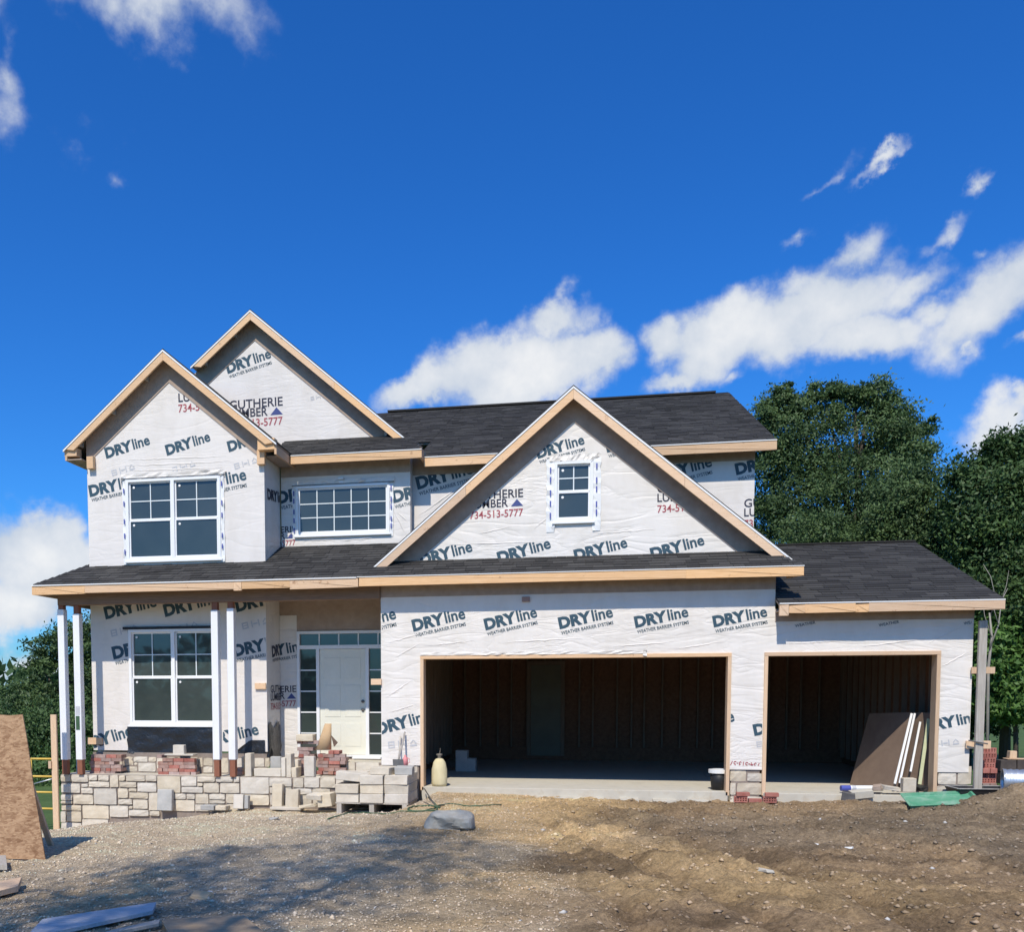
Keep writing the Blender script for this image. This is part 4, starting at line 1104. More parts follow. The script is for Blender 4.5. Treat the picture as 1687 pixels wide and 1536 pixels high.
# third-garage roof
t_eave = W(1480, 992, -.3).z+.02
txl = gxr+.004; t_xr = W(1654, 990, -.3).x
troof = roof_plane('roof', txl, t_xr, -.3, t_eave, 3.7, .36, single=True, seed=8, lbl='low shingled roof over the single garage bay at the right')
slab('roof', (t_xr, 7.7, t_eave), (txl, 7.7, t_eave), (txl, 3.7, t_eave+.36*4), (t_xr, 3.7, t_eave+.36*4), .05, [M['shingle'], M['deck']], HOUSE)
MB().box((txl, 3.6, t_eave+.36*4-.01), (t_xr, 3.8, t_eave+.36*4+.02)).build('ridge_cap', M['shingle'], HOUSE)
tz = t_eave-.028
fx = lambda px: W(px, 1000, -.33).x
fascia([(txl, fx(1299), tz-.01, tz-.01, tz-.17, tz-.17), (fx(1300), fx(1326), tz-.02, tz-.015, tz-.13, tz-.135), (fx(1326)+.003, fx(1409), tz-.005, tz-.005, tz-.135, tz-.13), (fx(1409)+.003, fx(1431), tz-.02, tz-.02, tz-.135, tz-.135), (fx(1431)+.003, t_xr, tz, tz, tz-.13, tz-.13)], -.34)
MB().box((txl, -.345, tz+.004), (t_xr+.005, -.30, tz+.02)).build('drip_edge', M['drip'], HOUSE)
MB().add([(t_xr-.04, -.304, tz-.13), (t_xr-.04, 3.7, tz+1.31), (t_xr-.04, 3.7, tz+1.44), (t_xr-.04, -.304, tz), (t_xr-.002, -.304, tz-.13), (t_xr-.002, 3.7, tz+1.31), (t_xr-.002, 3.7, tz+1.44), (t_xr-.002, -.304, tz)],
         [(0, 1, 2, 3), (7, 6, 5, 4), (0, 4, 5, 1), (1, 5, 6, 2), (2, 6, 7, 3), (3, 7, 4, 0)]).build('rake_board', M['wood_depth'], HOUSE, fix=True)
MB().box((txl, -.298, tz-.10), (t_xr-.06, -.002, tz-.085)).build('soffit_board', M['deck'], HOUSE)
MB().add([(txr-.1, .15, tz-.2), (txr-.1, 7.2, tz-.2), (txr-.1, 3.7, tz+1.25), (txr-.2, .15, tz-.2), (txr-.2, 7.2, tz-.2), (txr-.2, 3.7, tz+1.25)], [(0, 1, 2), (5, 4, 3), (0, 3, 4, 1), (1, 4, 5, 2), (2, 5, 3, 0)]).build('wall', M['wrap_flat'], HOUSE)

# main roof
m_xr = W(1279, 726, 1.4).x; m_eave = W(1000, 740, 1.4).z+.02
m_xl = bxl-.3
m_slope = (ridge_z-m_eave)/(ridge_y-1.4)
roof_plane('roof', W(688, 750, 1.4).x, m_xr, 1.4, m_eave, ridge_y, m_slope, seed=12, lbl='main shingled roof behind the gables')
xa = m_xl; xb = W(688, 750, 1.4).x-.004
roof_plane('roof', W(560, 700, 2.9).x, xb, 2.9, m_eave+m_slope*1.5, ridge_y, m_slope, seed=22)
xa2 = W(560, 700, 2.9).x-.004
slab('roof', (xa, 2.9, m_eave+m_slope*1.5), (xa2, 2.9, m_eave+m_slope*1.5), (xa2, ridge_y, ridge_z), (xa, ridge_y, ridge_z), .05, [M['shingle'], M['deck']], HOUSE)
slab('roof', (m_xr, 13, m_eave), (m_xl, 13, m_eave), (m_xl, ridge_y, ridge_z), (m_xr, ridge_y, ridge_z), .05, [M['shingle'], M['deck']], HOUSE)
MB().box((W(640, 680, ridge_y).x, ridge_y-.12, ridge_z-.01), (m_xr-.3, ridge_y+.12, ridge_z+.03)).build('ridge_cap', M['shingle'], HOUSE)
mz = m_eave-.026
xs_ = W(699, 755, 1.36).x
fascia([(xs_, W(1000, 740, 1.36).x, mz, mz, mz-.15, mz-.15), (W(1000, 740, 1.36).x+.002, m_xr, mz, mz, mz-.15, mz-.15)], 1.36)
MB().box((xs_, 1.35, mz+.003), (m_xr+.005, 1.40, mz+.018)).build('drip_edge', M['drip'], HOUSE)
MB().add([(m_xr-.04, 1.404, mz-.15), (m_xr-.04, ridge_y, ridge_z-.18), (m_xr-.04, ridge_y, ridge_z-.03), (m_xr-.04, 1.404, mz), (m_xr-.002, 1.404, mz-.15), (m_xr-.002, ridge_y, ridge_z-.18), (m_xr-.002, ridge_y, ridge_z-.03), (m_xr-.002, 1.404, mz)],
         [(0, 1, 2, 3), (7, 6, 5, 4), (0, 4, 5, 1), (1, 5, 6, 2), (2, 6, 7, 3), (3, 7, 4, 0)]).build('rake_board', M['wood_depth'], HOUSE, fix=True)
tails(xs_+.3, m_xr-.1, 9, 1.40, YW-.002, mz-.06, mz+.0, .08)
# roof over the wide-window wall
d_xl = W(462, 750, 1.15).x; d_xr = W(695, 745, 1.15).x; d_eave = W(590, 747, 1.15).z+.02
roof_plane('roof', d_xl-.35, d_xr, 1.15, d_eave, 2.9, PITCH_R, xr2=GK[2].x-.35, seed=15, lbl='narrow shingled strip under the rear gable')
dz = d_eave-.026
fascia([(W(479, 752, 1.11).x, d_xr, dz, dz, dz-.135, dz-.135)], 1.11)
MB().box((W(479, 752, 1.11).x, 1.10, dz+.003), (d_xr+.004, 1.15, dz+.017)).build('drip_edge', M['drip'], HOUSE)
MB().box((d_xr-.04, 1.152, dz-.135), (d_xr-.002, 1.75, dz+.05)).build('fascia_board', M['wood_depth'], HOUSE)
tails(d_xl+.2, d_xr-.05, 4, 1.152, YM-.002, dz-.06, dz-.02, .08)


# gable roofs
def gable(g, Yr, Yb, bw=.155, lbl=None, returns=False, vis_back=True):
    A, Lp, R = g
    for P, s in ((Lp, -1), (R, 1)):
        m_ = (A.z-P.z)/abs(A.x-P.x)
        up_ = Vector((0, 0, 1))
        lab = 'roof'
        a0 = Vector((A.x, Yr, A.z)); p0 = Vector((P.x, Yr, P.z)); a1 = Vector((A.x, Yb, A.z)); p1 = Vector((P.x, Yb, P.z))
        ob = slab('roof', p0, a0, a1, p1, .05, [M['shingle'], M['deck']], HOUSE)
        if lbl: ob['label'] = lbl
        at = ob.data.attributes.new('tone', 'FLOAT', 'POINT'); at.data.foreach_set('value', [.3]*len(ob.data.vertices))
        # white drip edge, then the rake board below it
        e = .022; f = .052
        MB().prism([(A.x, A.z-e-.034), (A.x, A.z-e), (P.x, P.z-e), (P.x, P.z-e-.034)], Yr-.012, Yr+.03).build('drip_edge', M['drip'], HOUSE, fix=True)
        px_ = P.x-s*.0; cut = bw/m_
        xe = abs(P.x-A.x)-.05; xi = xe-cut*.85
        nseg = 2 if xe > 2.2 else 1
        for q in range(nseg):
            a_ = .001+q*(xi*.55)+(.003 if q else 0); last = q == nseg-1
            b1 = xe if last else xi*.55; b2 = xi if last else xi*.55
            dz_ = .002*q
            MB().prism([(A.x+s*a_, A.z-f-bw-m_*a_-dz_), (A.x+s*a_, A.z-f-m_*a_-dz_), (A.x+s*b1, A.z-f-m_*b1-dz_), (A.x+s*b2, A.z-f-bw-m_*b2-dz_)], Yr-.002-.002*q, Yr+.036).build('rake_board', M['wood'], HOUSE, fix=True)
        # lookout blocks between rake and wall
        L_ = abs(A.x-P.x); nb = max(2, int(L_/.62))
        for i in range(nb):
            x = A.x+s*L_*(i+.6)/nb; z = A.z-m_*abs(x-A.x)-.115
            MB().beam((x, Yr+.037, z), (x, Yr+.225, z), .04, .085).build('lookout', M['lumber_grey'], HOUSE)
gable(GB, .37, 3.2, .15, 'gable roof of the bay')
gable(GK, 2.26, 6.4, .15, 'gable roof rising behind the bay')
gable(GG, .16, 3.0, .165, 'large gable roof over the garage')
# bay eaves: boards running back, boxed returns
def bayret(px0, py0, px1, py1, y0, y1, nm='eave_return'):
    xl, xr, zb, zt = rect_px(px0, py0, px1, py1, y0)
    MB().box((xl, y0, zb), (xr, y1, zt)).build(nm, M['wood'], HOUSE, bevel=.003)
bayret(142.5, 752, 153, 772, .5, YB-.003)
bayret(106, 738, 126, 752, .408, .58)
bayret(423, 741, 435.5, 765, .5, YB-.003)
bayret(424, 722, 452, 741, .408, .58)
A, Lp, R = GB
MB().box((Lp.x+.01, .41, Lp.z-.20), (Lp.x+.05, 3.0, Lp.z-.05)).build('fascia_board', M['wood_depth'], HOUSE)
MB().box((R.x-.05, .41, R.z-.20), (R.x-.01, 1.9, R.z-.055)).build('fascia_board', M['wood_depth'], HOUSE)
MB().box((Lp.x+.052, .42, Lp.z-.195), (bxl-.003, 3.0, Lp.z-.175)).build('soffit_board', M['deck'], HOUSE)
MB().box((bxr+.003, .62, R.z-.19), (R.x-.052, 1.44, R.z-.17)).build('soffit_board', M['deck'], HOUSE)

# ---------------------------------------------------------------- entry: door wall, door
Zd = FLOOR
dl, dr = W(490, 1100, YD).x, W(660, 1100, YD).x
d_top = W(560, 1040, YD).z
MB().prism([(bxr-.1, Zd-.2), (gxl+.3, Zd-.2), (gxl+.3, z1-.08), (bxr-.1, z1-.08)], YD, YD+.15, 0, [[(dl, Zd), (dr, Zd), (dr, d_top), (dl, d_top)]]).build('wall', M['deck'], HOUSE)
doorX0, doorX1 = W(527, 1150, YD).x, W(603, 1150, YD).x
tr_b = W(560, 1066, YD).z
ent = MB()
ent.prism([(dl, Zd), (dr, Zd), (dr, d_top), (dl, d_top)], YD-.03, YD+.10, 0,
          [[(dl+.05, tr_b+.03), (dr-.05, tr_b+.03), (dr-.05, d_top-.05), (dl+.05, d_top-.05)],
           [(dl+.05, Zd+.04), (doorX0-.06, Zd+.04), (doorX0-.06, tr_b-.04), (dl+.05, tr_b-.04)],
           [(doorX0, Zd+.03), (doorX1, Zd+.03), (doorX1, tr_b-.04), (doorX0, tr_b-.04)],
           [(doorX1+.06, Zd+.04), (dr-.05, Zd+.04), (dr-.05, tr_b-.04), (doorX1+.06, tr_b-.04)]])
wo_ = MB().prism([(bxr+.003, Zd-.02), (dl-.003, Zd-.02), (dl-.003, d_top+.3), (bxr+.003, d_top+.3)], YD-.012, YD-.001).build('wall', M['wrap'], HOUSE)
walls['door'] = (wo_, [(bxr+.003, Zd-.02), (dl-.003, Zd-.02), (dl-.003, d_top+.3), (bxr+.003, d_top+.3)], YD-.012)
dryline('door', 425, 1086, 80, 10); gutherie('door', 422, 1142, 66)
eo = ent.build('door_frame', M['vinyl'], HOUSE, bevel=.003)
dv = MB().box((doorX0+.004, YD+.0, Zd+.035), (doorX1-.004, YD+.045, tr_b-.045)).build('front_door', M['primer'], eo)
# raised door panels and hardware as sub-parts
pw = (doorX1-doorX0)
for cx_ in (.28, .72):
    for z0, z1_ in ((.08, .30), (.36, .66), (.72, .92)):
        H_ = tr_b-Zd-.08
        MB().box((doorX0+pw*cx_-pw*.17, YD-.006, Zd+.035+H_*z0), (doorX0+pw*cx_+pw*.17, YD-.0005, Zd+.035+H_*z1_)).build('door_panel', M['primer'], eo, bevel=.0025)
for zz in (W(598, 1156, YD).z, W(598, 1170, YD).z):
    s = MB().lathe([(0, 0), (.03, 0), (.03, .02), (0, .03)], (0, 0, 0), 12).build('door_lock', M['steel_dark'], eo, fix=True); s.rotation_euler = (PI/2, 0, 0); s.location = (W(598, 1156, YD).x, YD-.001, zz)
def lights(x0, x1, z0, z1, nx, nz):
    MB().box((x0, YD+.03, z0), (x1, YD+.036, z1)).build('pane', M['glass'], eo)
    for i in range(1, nx): x = x0+(x1-x0)*i/nx; MB().box((x-.011, YD+.012, z0), (x+.011, YD+.029, z1)).build('muntin', M['vinyl'], eo)
    for i in range(1, nz): z = z0+(z1-z0)*i/nz; MB().box((x0, YD+.0115, z-.011), (x1, YD+.0295, z+.011)).build('muntin', M['vinyl'], eo)
lights(dl+.05, dr-.05, tr_b+.03, d_top-.05, 5, 1)
lights(dl+.05, doorX0-.06, Zd+.04, tr_b-.04, 1, 5)
lights(doorX1+.06, dr-.05, Zd+.04, tr_b-.04, 1, 5)
MB().box((W(580, 1248, YD-.12).x, YD-.12, Zd-.03), (W(627, 1248, YD-.12).x, YD-.031, Zd-.002)).build('door_sill', M['vinyl'], HOUSE)

# ---------------------------------------------------------------- porch floor and stone veneer
LEDGE = W(250, 1278, 0).z
sxl = W(100, 1300, 0).x
MB().box((sxl+.02, .08, -1.0), (gxl-.01, YB+.2, LEDGE-.01)).build('porch_slab', M['concrete'], HOUSE)
MB().box((bxr+.0, YB+.201, -1.0), (gxl-.01, YD+.1, LEDGE+.0)).build('porch_slab', M['concrete'], HOUSE)
back = MB().box((sxl+.005, .03, -1.0), (gxl+.12, .079, LEDGE-.004)).build('stone_wall', M['mortar'], HOUSE)


def stone(name, x0, x1, z0, z1, yf, dep, m, parent, seed, jit=.004, bev=.008):
    rg = random.Random(seed); mb = MB(); y0 = yf-rg.uniform(0, .018)
    nx = 4 if x1-x0 > .22 else 3; nz = 3
    g = []
    for j in range(nz+1):
        for i in range(nx+1):
            e = i in (0, nx) or j in (0, nz); c = i in (0, nx) and j in (0, nz)
            ex = rg.uniform(.2, 1.6)*jit
            x = x0+(x1-x0)*i/nx; z = z0+(z1-z0)*j/nz
            if i == 0: x += ex
            elif i == nx: x -= ex
            if j == 0: z += rg.uniform(.1, 1.3)*jit
            elif j == nz: z -= rg.uniform(.1, 1.3)*jit
            if c: x += (.008 if i == 0 else -.008)*rg.random(); z += (.008 if j == 0 else -.008)*rg.random()
            g.append((x, y0+(.006 if e else 0)+rg.uniform(-.004, .004), z))
    n_ = len(g); ring = [i for i in range(nx+1)]+[nx+(nx+1)*j for j in range(1, nz+1)]+[nz*(nx+1)+i for i in range(nx-1, -1, -1)]+[(nx+1)*j for j in range(nz-1, 0, -1)]
    bk = [(g[k][0], yf+dep, g[k][2]) for k in ring]; r_ = len(ring)
    fs = [(j*(nx+1)+i, j*(nx+1)+i+1, (j+1)*(nx+1)+i+1, (j+1)*(nx+1)+i) for j in range(nz) for i in range(nx)]
    fs += [(ring[k], n_+k, n_+(k+1) % r_, ring[(k+1) % r_]) for k in range(r_)]
    return mb.add(g+bk, fs).build(name, m, parent, smooth=False)


def stones(rects, ox, oy, sc, Y, parent, m=None, dep=.03, grow=.6):
    for i, (a, b, c, d) in enumerate(rects):
        x0, x1, zb, zt = rect_px(ox+(a-grow)/sc, oy+(b-grow)/sc, ox+(c+grow)/sc, oy+(d+grow)/sc, Y)
        stone('stone', x0, x1, zb, zt, Y, dep, m or M['stone'], parent, int(a*7+b))
Z2 = [(105, 510, 190, 572), (198, 512, 340, 575), (348, 515, 422, 562), (432, 515, 522, 565), (532, 515, 605, 620), (612, 518, 665, 565), (672, 518, 838, 568), (842, 518, 938, 568), (945, 525, 1145, 668), (1152, 528, 1285, 610), (1292, 528, 1445, 575), (1452, 528, 1600, 575), (1608, 528, 1655, 578),
      (348, 572, 525, 620), (108, 590, 272, 668), (285, 592, 340, 618), (285, 628, 385, 675), (395, 632, 592, 770), (602, 632, 688, 715), (615, 575, 762, 622), (770, 582, 935, 662), (695, 630, 762, 660), (700, 668, 862, 720), (605, 725, 725, 770), (735, 730, 862, 810), (870, 670, 960, 822), (108, 685, 205, 735), (215, 685, 388, 768), (108, 740, 205, 765), (110, 778, 282, 825), (295, 780, 522, 895), (530, 782, 690, 880), (695, 785, 728, 810), (698, 818, 870, 870), (105, 832, 150, 925), (160, 832, 285, 920), (1155, 618, 1338, 668), (1292, 585, 1338, 612), (1345, 585, 1480, 668), (1488, 585, 1655, 672), (1080, 678, 1190, 725), (1080, 732, 1265, 830), (1198, 680, 1270, 725), (1275, 680, 1390, 765), (1395, 680, 1530, 728), (1395, 735, 1530, 765), (1272, 772, 1400, 830), (1405, 772, 1540, 830), (968, 675, 1072, 830), (878, 828, 965, 870), (108, 930, 285, 1010), (292, 900, 520, 1010), (1540, 680, 1655, 760), (1545, 768, 1655, 830)]
stones(Z2, 80, 1180, 5.272, 0, back)
stones([(168, 475, 388, 603), (392, 480, 565, 545), (392, 550, 565, 603), (575, 480, 655, 555), (660, 475, 775, 555), (575, 563, 720, 608), (725, 563, 860, 608), (785, 475, 900, 555), (168, 610, 390, 690), (398, 610, 560, 690), (570, 615, 720, 690), (728, 615, 900, 690), (905, 475, 1050, 608), (1058, 475, 1230, 608), (1238, 475, 1390, 608), (910, 615, 1090, 700), (1098, 615, 1300, 700)], 360, 1180, 4.686, 0, back)
# second, set-back band of stone under the ground-floor windows
band = MB().box((bxl+.01, YB-.045, LEDGE-.02), (bxr-.002, YB-.003, W(300, 1241, YB).z)).build('stone_band', M['mortar'], HOUSE)
stones([(650, 355, 732, 432), (740, 355, 862, 400), (868, 358, 935, 400), (780, 408, 932, 485), (672, 440, 770, 485), (740, 405, 772, 432), (560, 350, 640, 500), (460, 350, 552, 420), (460, 428, 552, 500), (380, 350, 452, 500), (940, 360, 1010, 485), (1018, 360, 1100, 430), (1018, 438, 1100, 490), (1108, 360, 1200, 490), (1208, 360, 1300, 430), (1208, 438, 1300, 490), (1305, 365, 1340, 445), (1345, 365, 1425, 435), (1345, 442, 1425, 495), (1432, 365, 1560, 495), (1600, 368, 1690, 500)], 80, 1180, 5.272, YB-.05, band)
stones([(180, 320, 262, 440), (272, 325, 352, 395), (358, 325, 395, 395)], 360, 1180, 4.686, YB-.05, band)
# entry step riser
yst = .72
MB().box((W(555, 1270, yst).x, yst, LEDGE+.001), (gxl-.012, YD-.125, W(600, 1256, yst).z)).build('entry_step', M['concrete'], HOUSE)
step = MB().box((W(556, 1270, yst).x, yst-.04, LEDGE), (gxl-.012, yst-.002, W(600, 1257, yst).z)).build('stone_band', M['mortar'], HOUSE)
stones([(985, 360, 1055, 430), (1062, 360, 1240, 435), (1248, 360, 1330, 435)], 360, 1180, 4.686, yst-.045, step)
# pier stones
pier = MB().box((gxl+.005, .025, -.4), (DOOR_BIG[0]-.03, .08, zb_g-.002)).build('stone_wall', M['mortar'], HOUSE)
stones([(632, 1262, 688, 1276), (632, 1279, 655, 1296), (658, 1279, 688, 1296), (632, 1299, 688, 1316)], 0, 0, 1, .02, pier, dep=.03, grow=.3)
pier2 = MB().box((DOOR_BIG[1]+.03, .025, -.4), (DOOR_SM[0]-.03, .08, zb_g-.002)).build('stone_wall', M['mortar'], HOUSE)
stones([(1203, 1268, 1229, 1288), (1231, 1275, 1256, 1288), (1203, 1291, 1212, 1310), (1214, 1291, 1256, 1310), (1203, 1313, 1256, 1330)], 0, 0, 1, .02, pier2, dep=.03, grow=.3)
pier3 = MB().box((DOOR_SM[1]+.03, .025, -.4), (txr-.005, .08, zb_g-.002)).build('stone_wall', M['mortar'], HOUSE)
stones([(1545, 1263, 1575, 1271.5), (1545, 1274, 1575, 1293), (1577.5, 1263, 1601, 1293), (1541, 1296, 1590, 1312), (1592, 1296, 1601, 1312), (1541, 1315, 1601, 1330)], 0, 0, 1, .02, pier3, dep=.03, grow=.3)

# porch posts
def post(px, label, top=1005, zb=None):
    x = W(px, 1150, .0).x; hw = .062
    c = MB().box((x-.05, -.05, LEDGE-.002), (x+.05, .05, bz1+.0)).build('porch_post', M['cedar'], HOUSE, bevel=.004)
    c['label'] = label
    MB().box((x-hw, -hw, W(px, 1252, 0).z), (x+hw, hw, W(px, top, 0).z)).build('post_sleeve', M['sleeve'], c, bevel=.004)
    return c, x
p1, _ = post(106, 'outermost porch post at the left corner')
p2, x2 = post(131, 'second porch post from the left, with a green sticker', 1012)
post(357, 'third porch post in front of the ground floor window', 1006)
post(383, 'fourth porch post beside the ground floor window', 1003)
MB().box((x2-.045, -.0655, W(131, 1203, 0).z), (x2+.03, -.0625, W(131, 1180, 0).z)).build('post_label', M['hose'], p2)
MB().box((x2-.045, -.0655, W(131, 1178, 0).z), (x2+.04, -.0625, W(131, 1164, 0).z)).build('post_label', M['print_faint'], p2)
# nailed wood blocks on the walls
for (a, b, c, d, Y) in ((421, 1126, 439, 1136, YB), (146, 1216, 170, 1227, YB), (612, 1119, 629, 1129, YG), (860, 984, 873, 992, YG)):
    xl, xr, zb, zt = rect_px(a, b, c, d, Y); MB().box((xl, Y-.045, zb), (xr, Y-.002, zt)).build('nailed_block', M['wood'] if d != 992 else M['brick'], HOUSE, bevel=.003)

# ---------------------------------------------------------------- garage: slab, door frames, interior
ft = -.0
g_in_x0, g_in_x1 = gxl+.16, txr-.16
MB().box((DOOR_BIG[0]+.02, -.03, -.30), (DOOR_BIG[1]-.02, 6.6, 0)).build('garage_slab', M['concrete'], HOUSE, bevel=.006)
MB().box((DOOR_BIG[1]-.019, .152, -.30), (txr-.16, 6.6, -.001)).build('garage_slab', M['concrete'], HOUSE)
MB().box((DOOR_SM[0]+.02, -.06, -.36), (DOOR_SM[1]-.02, .151, -.004)).build('garage_slab', M['concrete'], HOUSE, bevel=.006)
MB().box((gxl+.16, .2, -.3), (DOOR_BIG[0]+.019, 6.6, -.001)).build('garage_slab', M['concrete'], HOUSE)
# broken apron edge under the slab
for i in range(9):
    x = DOOR_BIG[0]+.15+(DOOR_BIG[1]-DOOR_BIG[0]-.3)*i/9; w = random.uniform(.25, .5)
    stone('slab_edge', x, x+w, -.22-random.uniform(0, .05), -.10-random.uniform(0, .03), -.10-random.uniform(0, .06), .12, M['concrete'], HOUSE, i+50, .02, .01)
for i in range(4):
    x = DOOR_SM[0]+.15+(DOOR_SM[1]-DOOR_SM[0]-.3)*i/4
    stone('slab_edge', x, x+.5, -.30, -.15-random.uniform(0, .03), -.16-random.uniform(0, .04), .12, M['concrete'], HOUSE, i+80, .02, .01)
def frame(r, bot):
    xl, xr, zb, zt = r; t = .055
    MB().box((xl-.0, -.03, bot), (xl+t, .20, zt-t-.001)).build('door_jamb', M['lumber'], HOUSE, bevel=.003)
    MB().box((xr-t, -.03, bot), (xr, .20, zt-t-.001)).build('door_jamb', M['lumber'], HOUSE, bevel=.003)
    MB().box((xl, -.032, zt-t), (xr, .20, zt+.004)).build('door_header', M['wood'], HOUSE, bevel=.003)
frame(DOOR_BIG, -.06); frame(DOOR_SM, -.05)
strip_mesh('wrap_edge', ((DOOR_BIG[0], -.036, DOOR_BIG[3]+.03), (W(1065, 1075, 0).x, -.036, DOOR_BIG[3]+.03)), .05, M['wrap'], HOUSE, .008, 77, n=40)
strip_mesh('wrap_edge', ((W(1062, 1070, 0).x, -.04, DOOR_BIG[3]-.03), (W(1063, 1070, 0).x, -.04, DOOR_BIG[3]+.06)), .06, M['wrap'], HOUSE, .01, 78, n=4)
# interior shell
bw_y = 6.45
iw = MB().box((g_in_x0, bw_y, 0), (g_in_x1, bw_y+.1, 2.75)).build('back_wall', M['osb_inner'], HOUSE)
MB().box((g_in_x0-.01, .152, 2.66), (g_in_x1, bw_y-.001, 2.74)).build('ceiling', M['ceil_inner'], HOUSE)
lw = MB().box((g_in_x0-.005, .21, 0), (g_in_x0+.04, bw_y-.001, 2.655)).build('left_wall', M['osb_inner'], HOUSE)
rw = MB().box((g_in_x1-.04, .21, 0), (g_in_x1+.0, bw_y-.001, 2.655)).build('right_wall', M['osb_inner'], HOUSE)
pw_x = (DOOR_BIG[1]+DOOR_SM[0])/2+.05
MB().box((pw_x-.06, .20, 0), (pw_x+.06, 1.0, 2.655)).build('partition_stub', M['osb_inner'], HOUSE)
for w_, ax in ((iw, 'x'), (lw, 'l'), (rw, 'r')):
    n = 24 if ax == 'x' else 14
    for i in range(n):
        if ax == 'x':
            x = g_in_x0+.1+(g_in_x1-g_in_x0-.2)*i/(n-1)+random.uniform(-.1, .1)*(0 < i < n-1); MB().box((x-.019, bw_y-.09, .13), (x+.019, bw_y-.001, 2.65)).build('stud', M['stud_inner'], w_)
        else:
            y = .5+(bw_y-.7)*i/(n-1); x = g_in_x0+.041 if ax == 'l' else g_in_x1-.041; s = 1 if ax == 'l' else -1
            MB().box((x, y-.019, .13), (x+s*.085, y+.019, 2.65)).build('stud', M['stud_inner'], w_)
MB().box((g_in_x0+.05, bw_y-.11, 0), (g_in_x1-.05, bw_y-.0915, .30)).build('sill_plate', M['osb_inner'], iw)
x0, x1 = W(868, 1200, bw_y-.12).x, W(930, 1200, bw_y-.12).x
idr = MB().box((x0+.09, bw_y-.13, .1), (x1-.09, bw_y-.112, 2.2)).build('inner_door', mat('inner_door', (.14, .13, .09), (.17, .16, .115), 3, rough=.5), HOUSE)
MB().prism([(x0, .1), (x0+.085, .1), (x0+.085, 2.205), (x1-.085, 2.205), (x1-.085, .1), (x1, .1), (x1, 2.29), (x0, 2.29)], bw_y-.14, bw_y-.112).build('inner_door_frame', M['stud_inner'], idr)

# ------------------------------------------------------------------ loose things
def box_obj(name, x0, x1, y0, y1, z0, z1, m, label=None, cat=None, group=None, rot=0, tilt=(0, 0), jit=.006, bev=.006, seed=0):
    """rough block as a top-level thing, origin at its base"""
    rg = random.Random(seed or int(abs(x0*977+z0*131+y0*57)*10)); mb = MB(); hx, hy = (x1-x0)/2, (y1-y0)/2
    mb.box((-hx, -hy, 0), (hx, hy, z1-z0)); mb.v = [(x+rg.uniform(-jit, jit), y+rg.uniform(-jit, jit), z+rg.uniform(-jit, jit)*.5) for x, y, z in mb.v]
    o = mb.build(name, m, None, bevel=bev); o.location = ((x0+x1)/2, (y0+y1)/2, z0); o.rotation_euler = (tilt[0], tilt[1], rot)
    return tag(o, label, cat, group)


def block_px(a, b, c, d, Y, dep, label, m=None, rot=0, tilt=(0, 0), group='loose stone blocks around the porch', seed=0):
    x0, x1, zb, zt = rect_px(a, b, c, d, Y)
    return box_obj('stone_block', x0, x1, Y, Y+dep, zb, zt, m or M['stone'], label, 'stone block', group, rot, tilt, .007, .008, seed)
z4 = lambda a, b, c, d: (380+a/10.54, 1220+b/10.54, 380+c/10.54, 1220+d/10.54)
yl = .12
block_px(*z4(240, 232, 350, 635), yl, .2, 'tall narrow stone block standing on the ledge just right of the fourth porch post')
block_px(*z4(188, 290, 236, 635), yl+.2, .15, 'thin stone slab half hidden behind the tall block right of the fourth post')
block_px(*z4(400, 500, 868, 635), yl+.02, .22, 'long flat stone block lying on the ledge between standing blocks')
block_px(*z4(872, 305, 948, 640), yl, .2, 'stone block standing at the right end of the long flat block')
block_px(*z4(958, 235, 1048, 648), yl-.02, .22, 'tallest of the narrow stone blocks standing left of the brick stacks')
block_px(*z4(1078, 340, 1175, 500), yl+.16, .2, 'small pinkish stone block perched left of the brick stacks')
block_px(*z4(1055, 480, 1142, 660), yl-.05, .28, 'squat stone block with a dark side, just left of the broad upright block')
block_px(*z4(1268, 285, 1450, 640), yl-.04, .12, 'broad upright stone block standing in front of the brick stacks')
block_px(*z4(690, 290, 870, 500), yl+.3, .1, 'dark grey stone leaning in shade behind the long flat block', M['stone_grey'])
# slabs leaning on the lower wall
gz = lambda px, py: G(px, py)
def lean_block(a, b, c, d, Y, dep, label, m=None, rot=0):
    return block_px(a, b, c, d, Y, dep, label, m, rot, (math.radians(-7), 0))
lean_block(258, 1302, 282, 1337, -.16, .09, 'grey stone slab leaning on the lower stone wall below the window', M['stone_grey'])
lean_block(384, 1310, 400, 1334, -.2, .1, 'pale stone block standing on the gravel under the fourth porch post')
lean_block(402, 1312, 408, 1334, -.22, .1, 'thin grey stone offcut standing on the gravel beside a pale block', M['stone_grey'])
lean_block(447, 1293, 464, 1332, -.2, .12, 'left one of two upright stone slabs leaning below the brick stacks')
lean_block(469, 1302, 491, 1332, -.24, .12, 'right one of two upright stone slabs leaning below the brick stacks')
block_px(444, 1331, 496, 1336, -.34, .25, 'thin flat stone slab lying on the gravel under two upright slabs')
block_px(330, 1328, 352, 1336, -.3, .2, 'low grey stone lying on the gravel left of a pale block', M['stone_grey'])
block_px(354, 1329, 372, 1336, -.28, .2, 'low pale stone lying on the gravel beside a low grey stone')

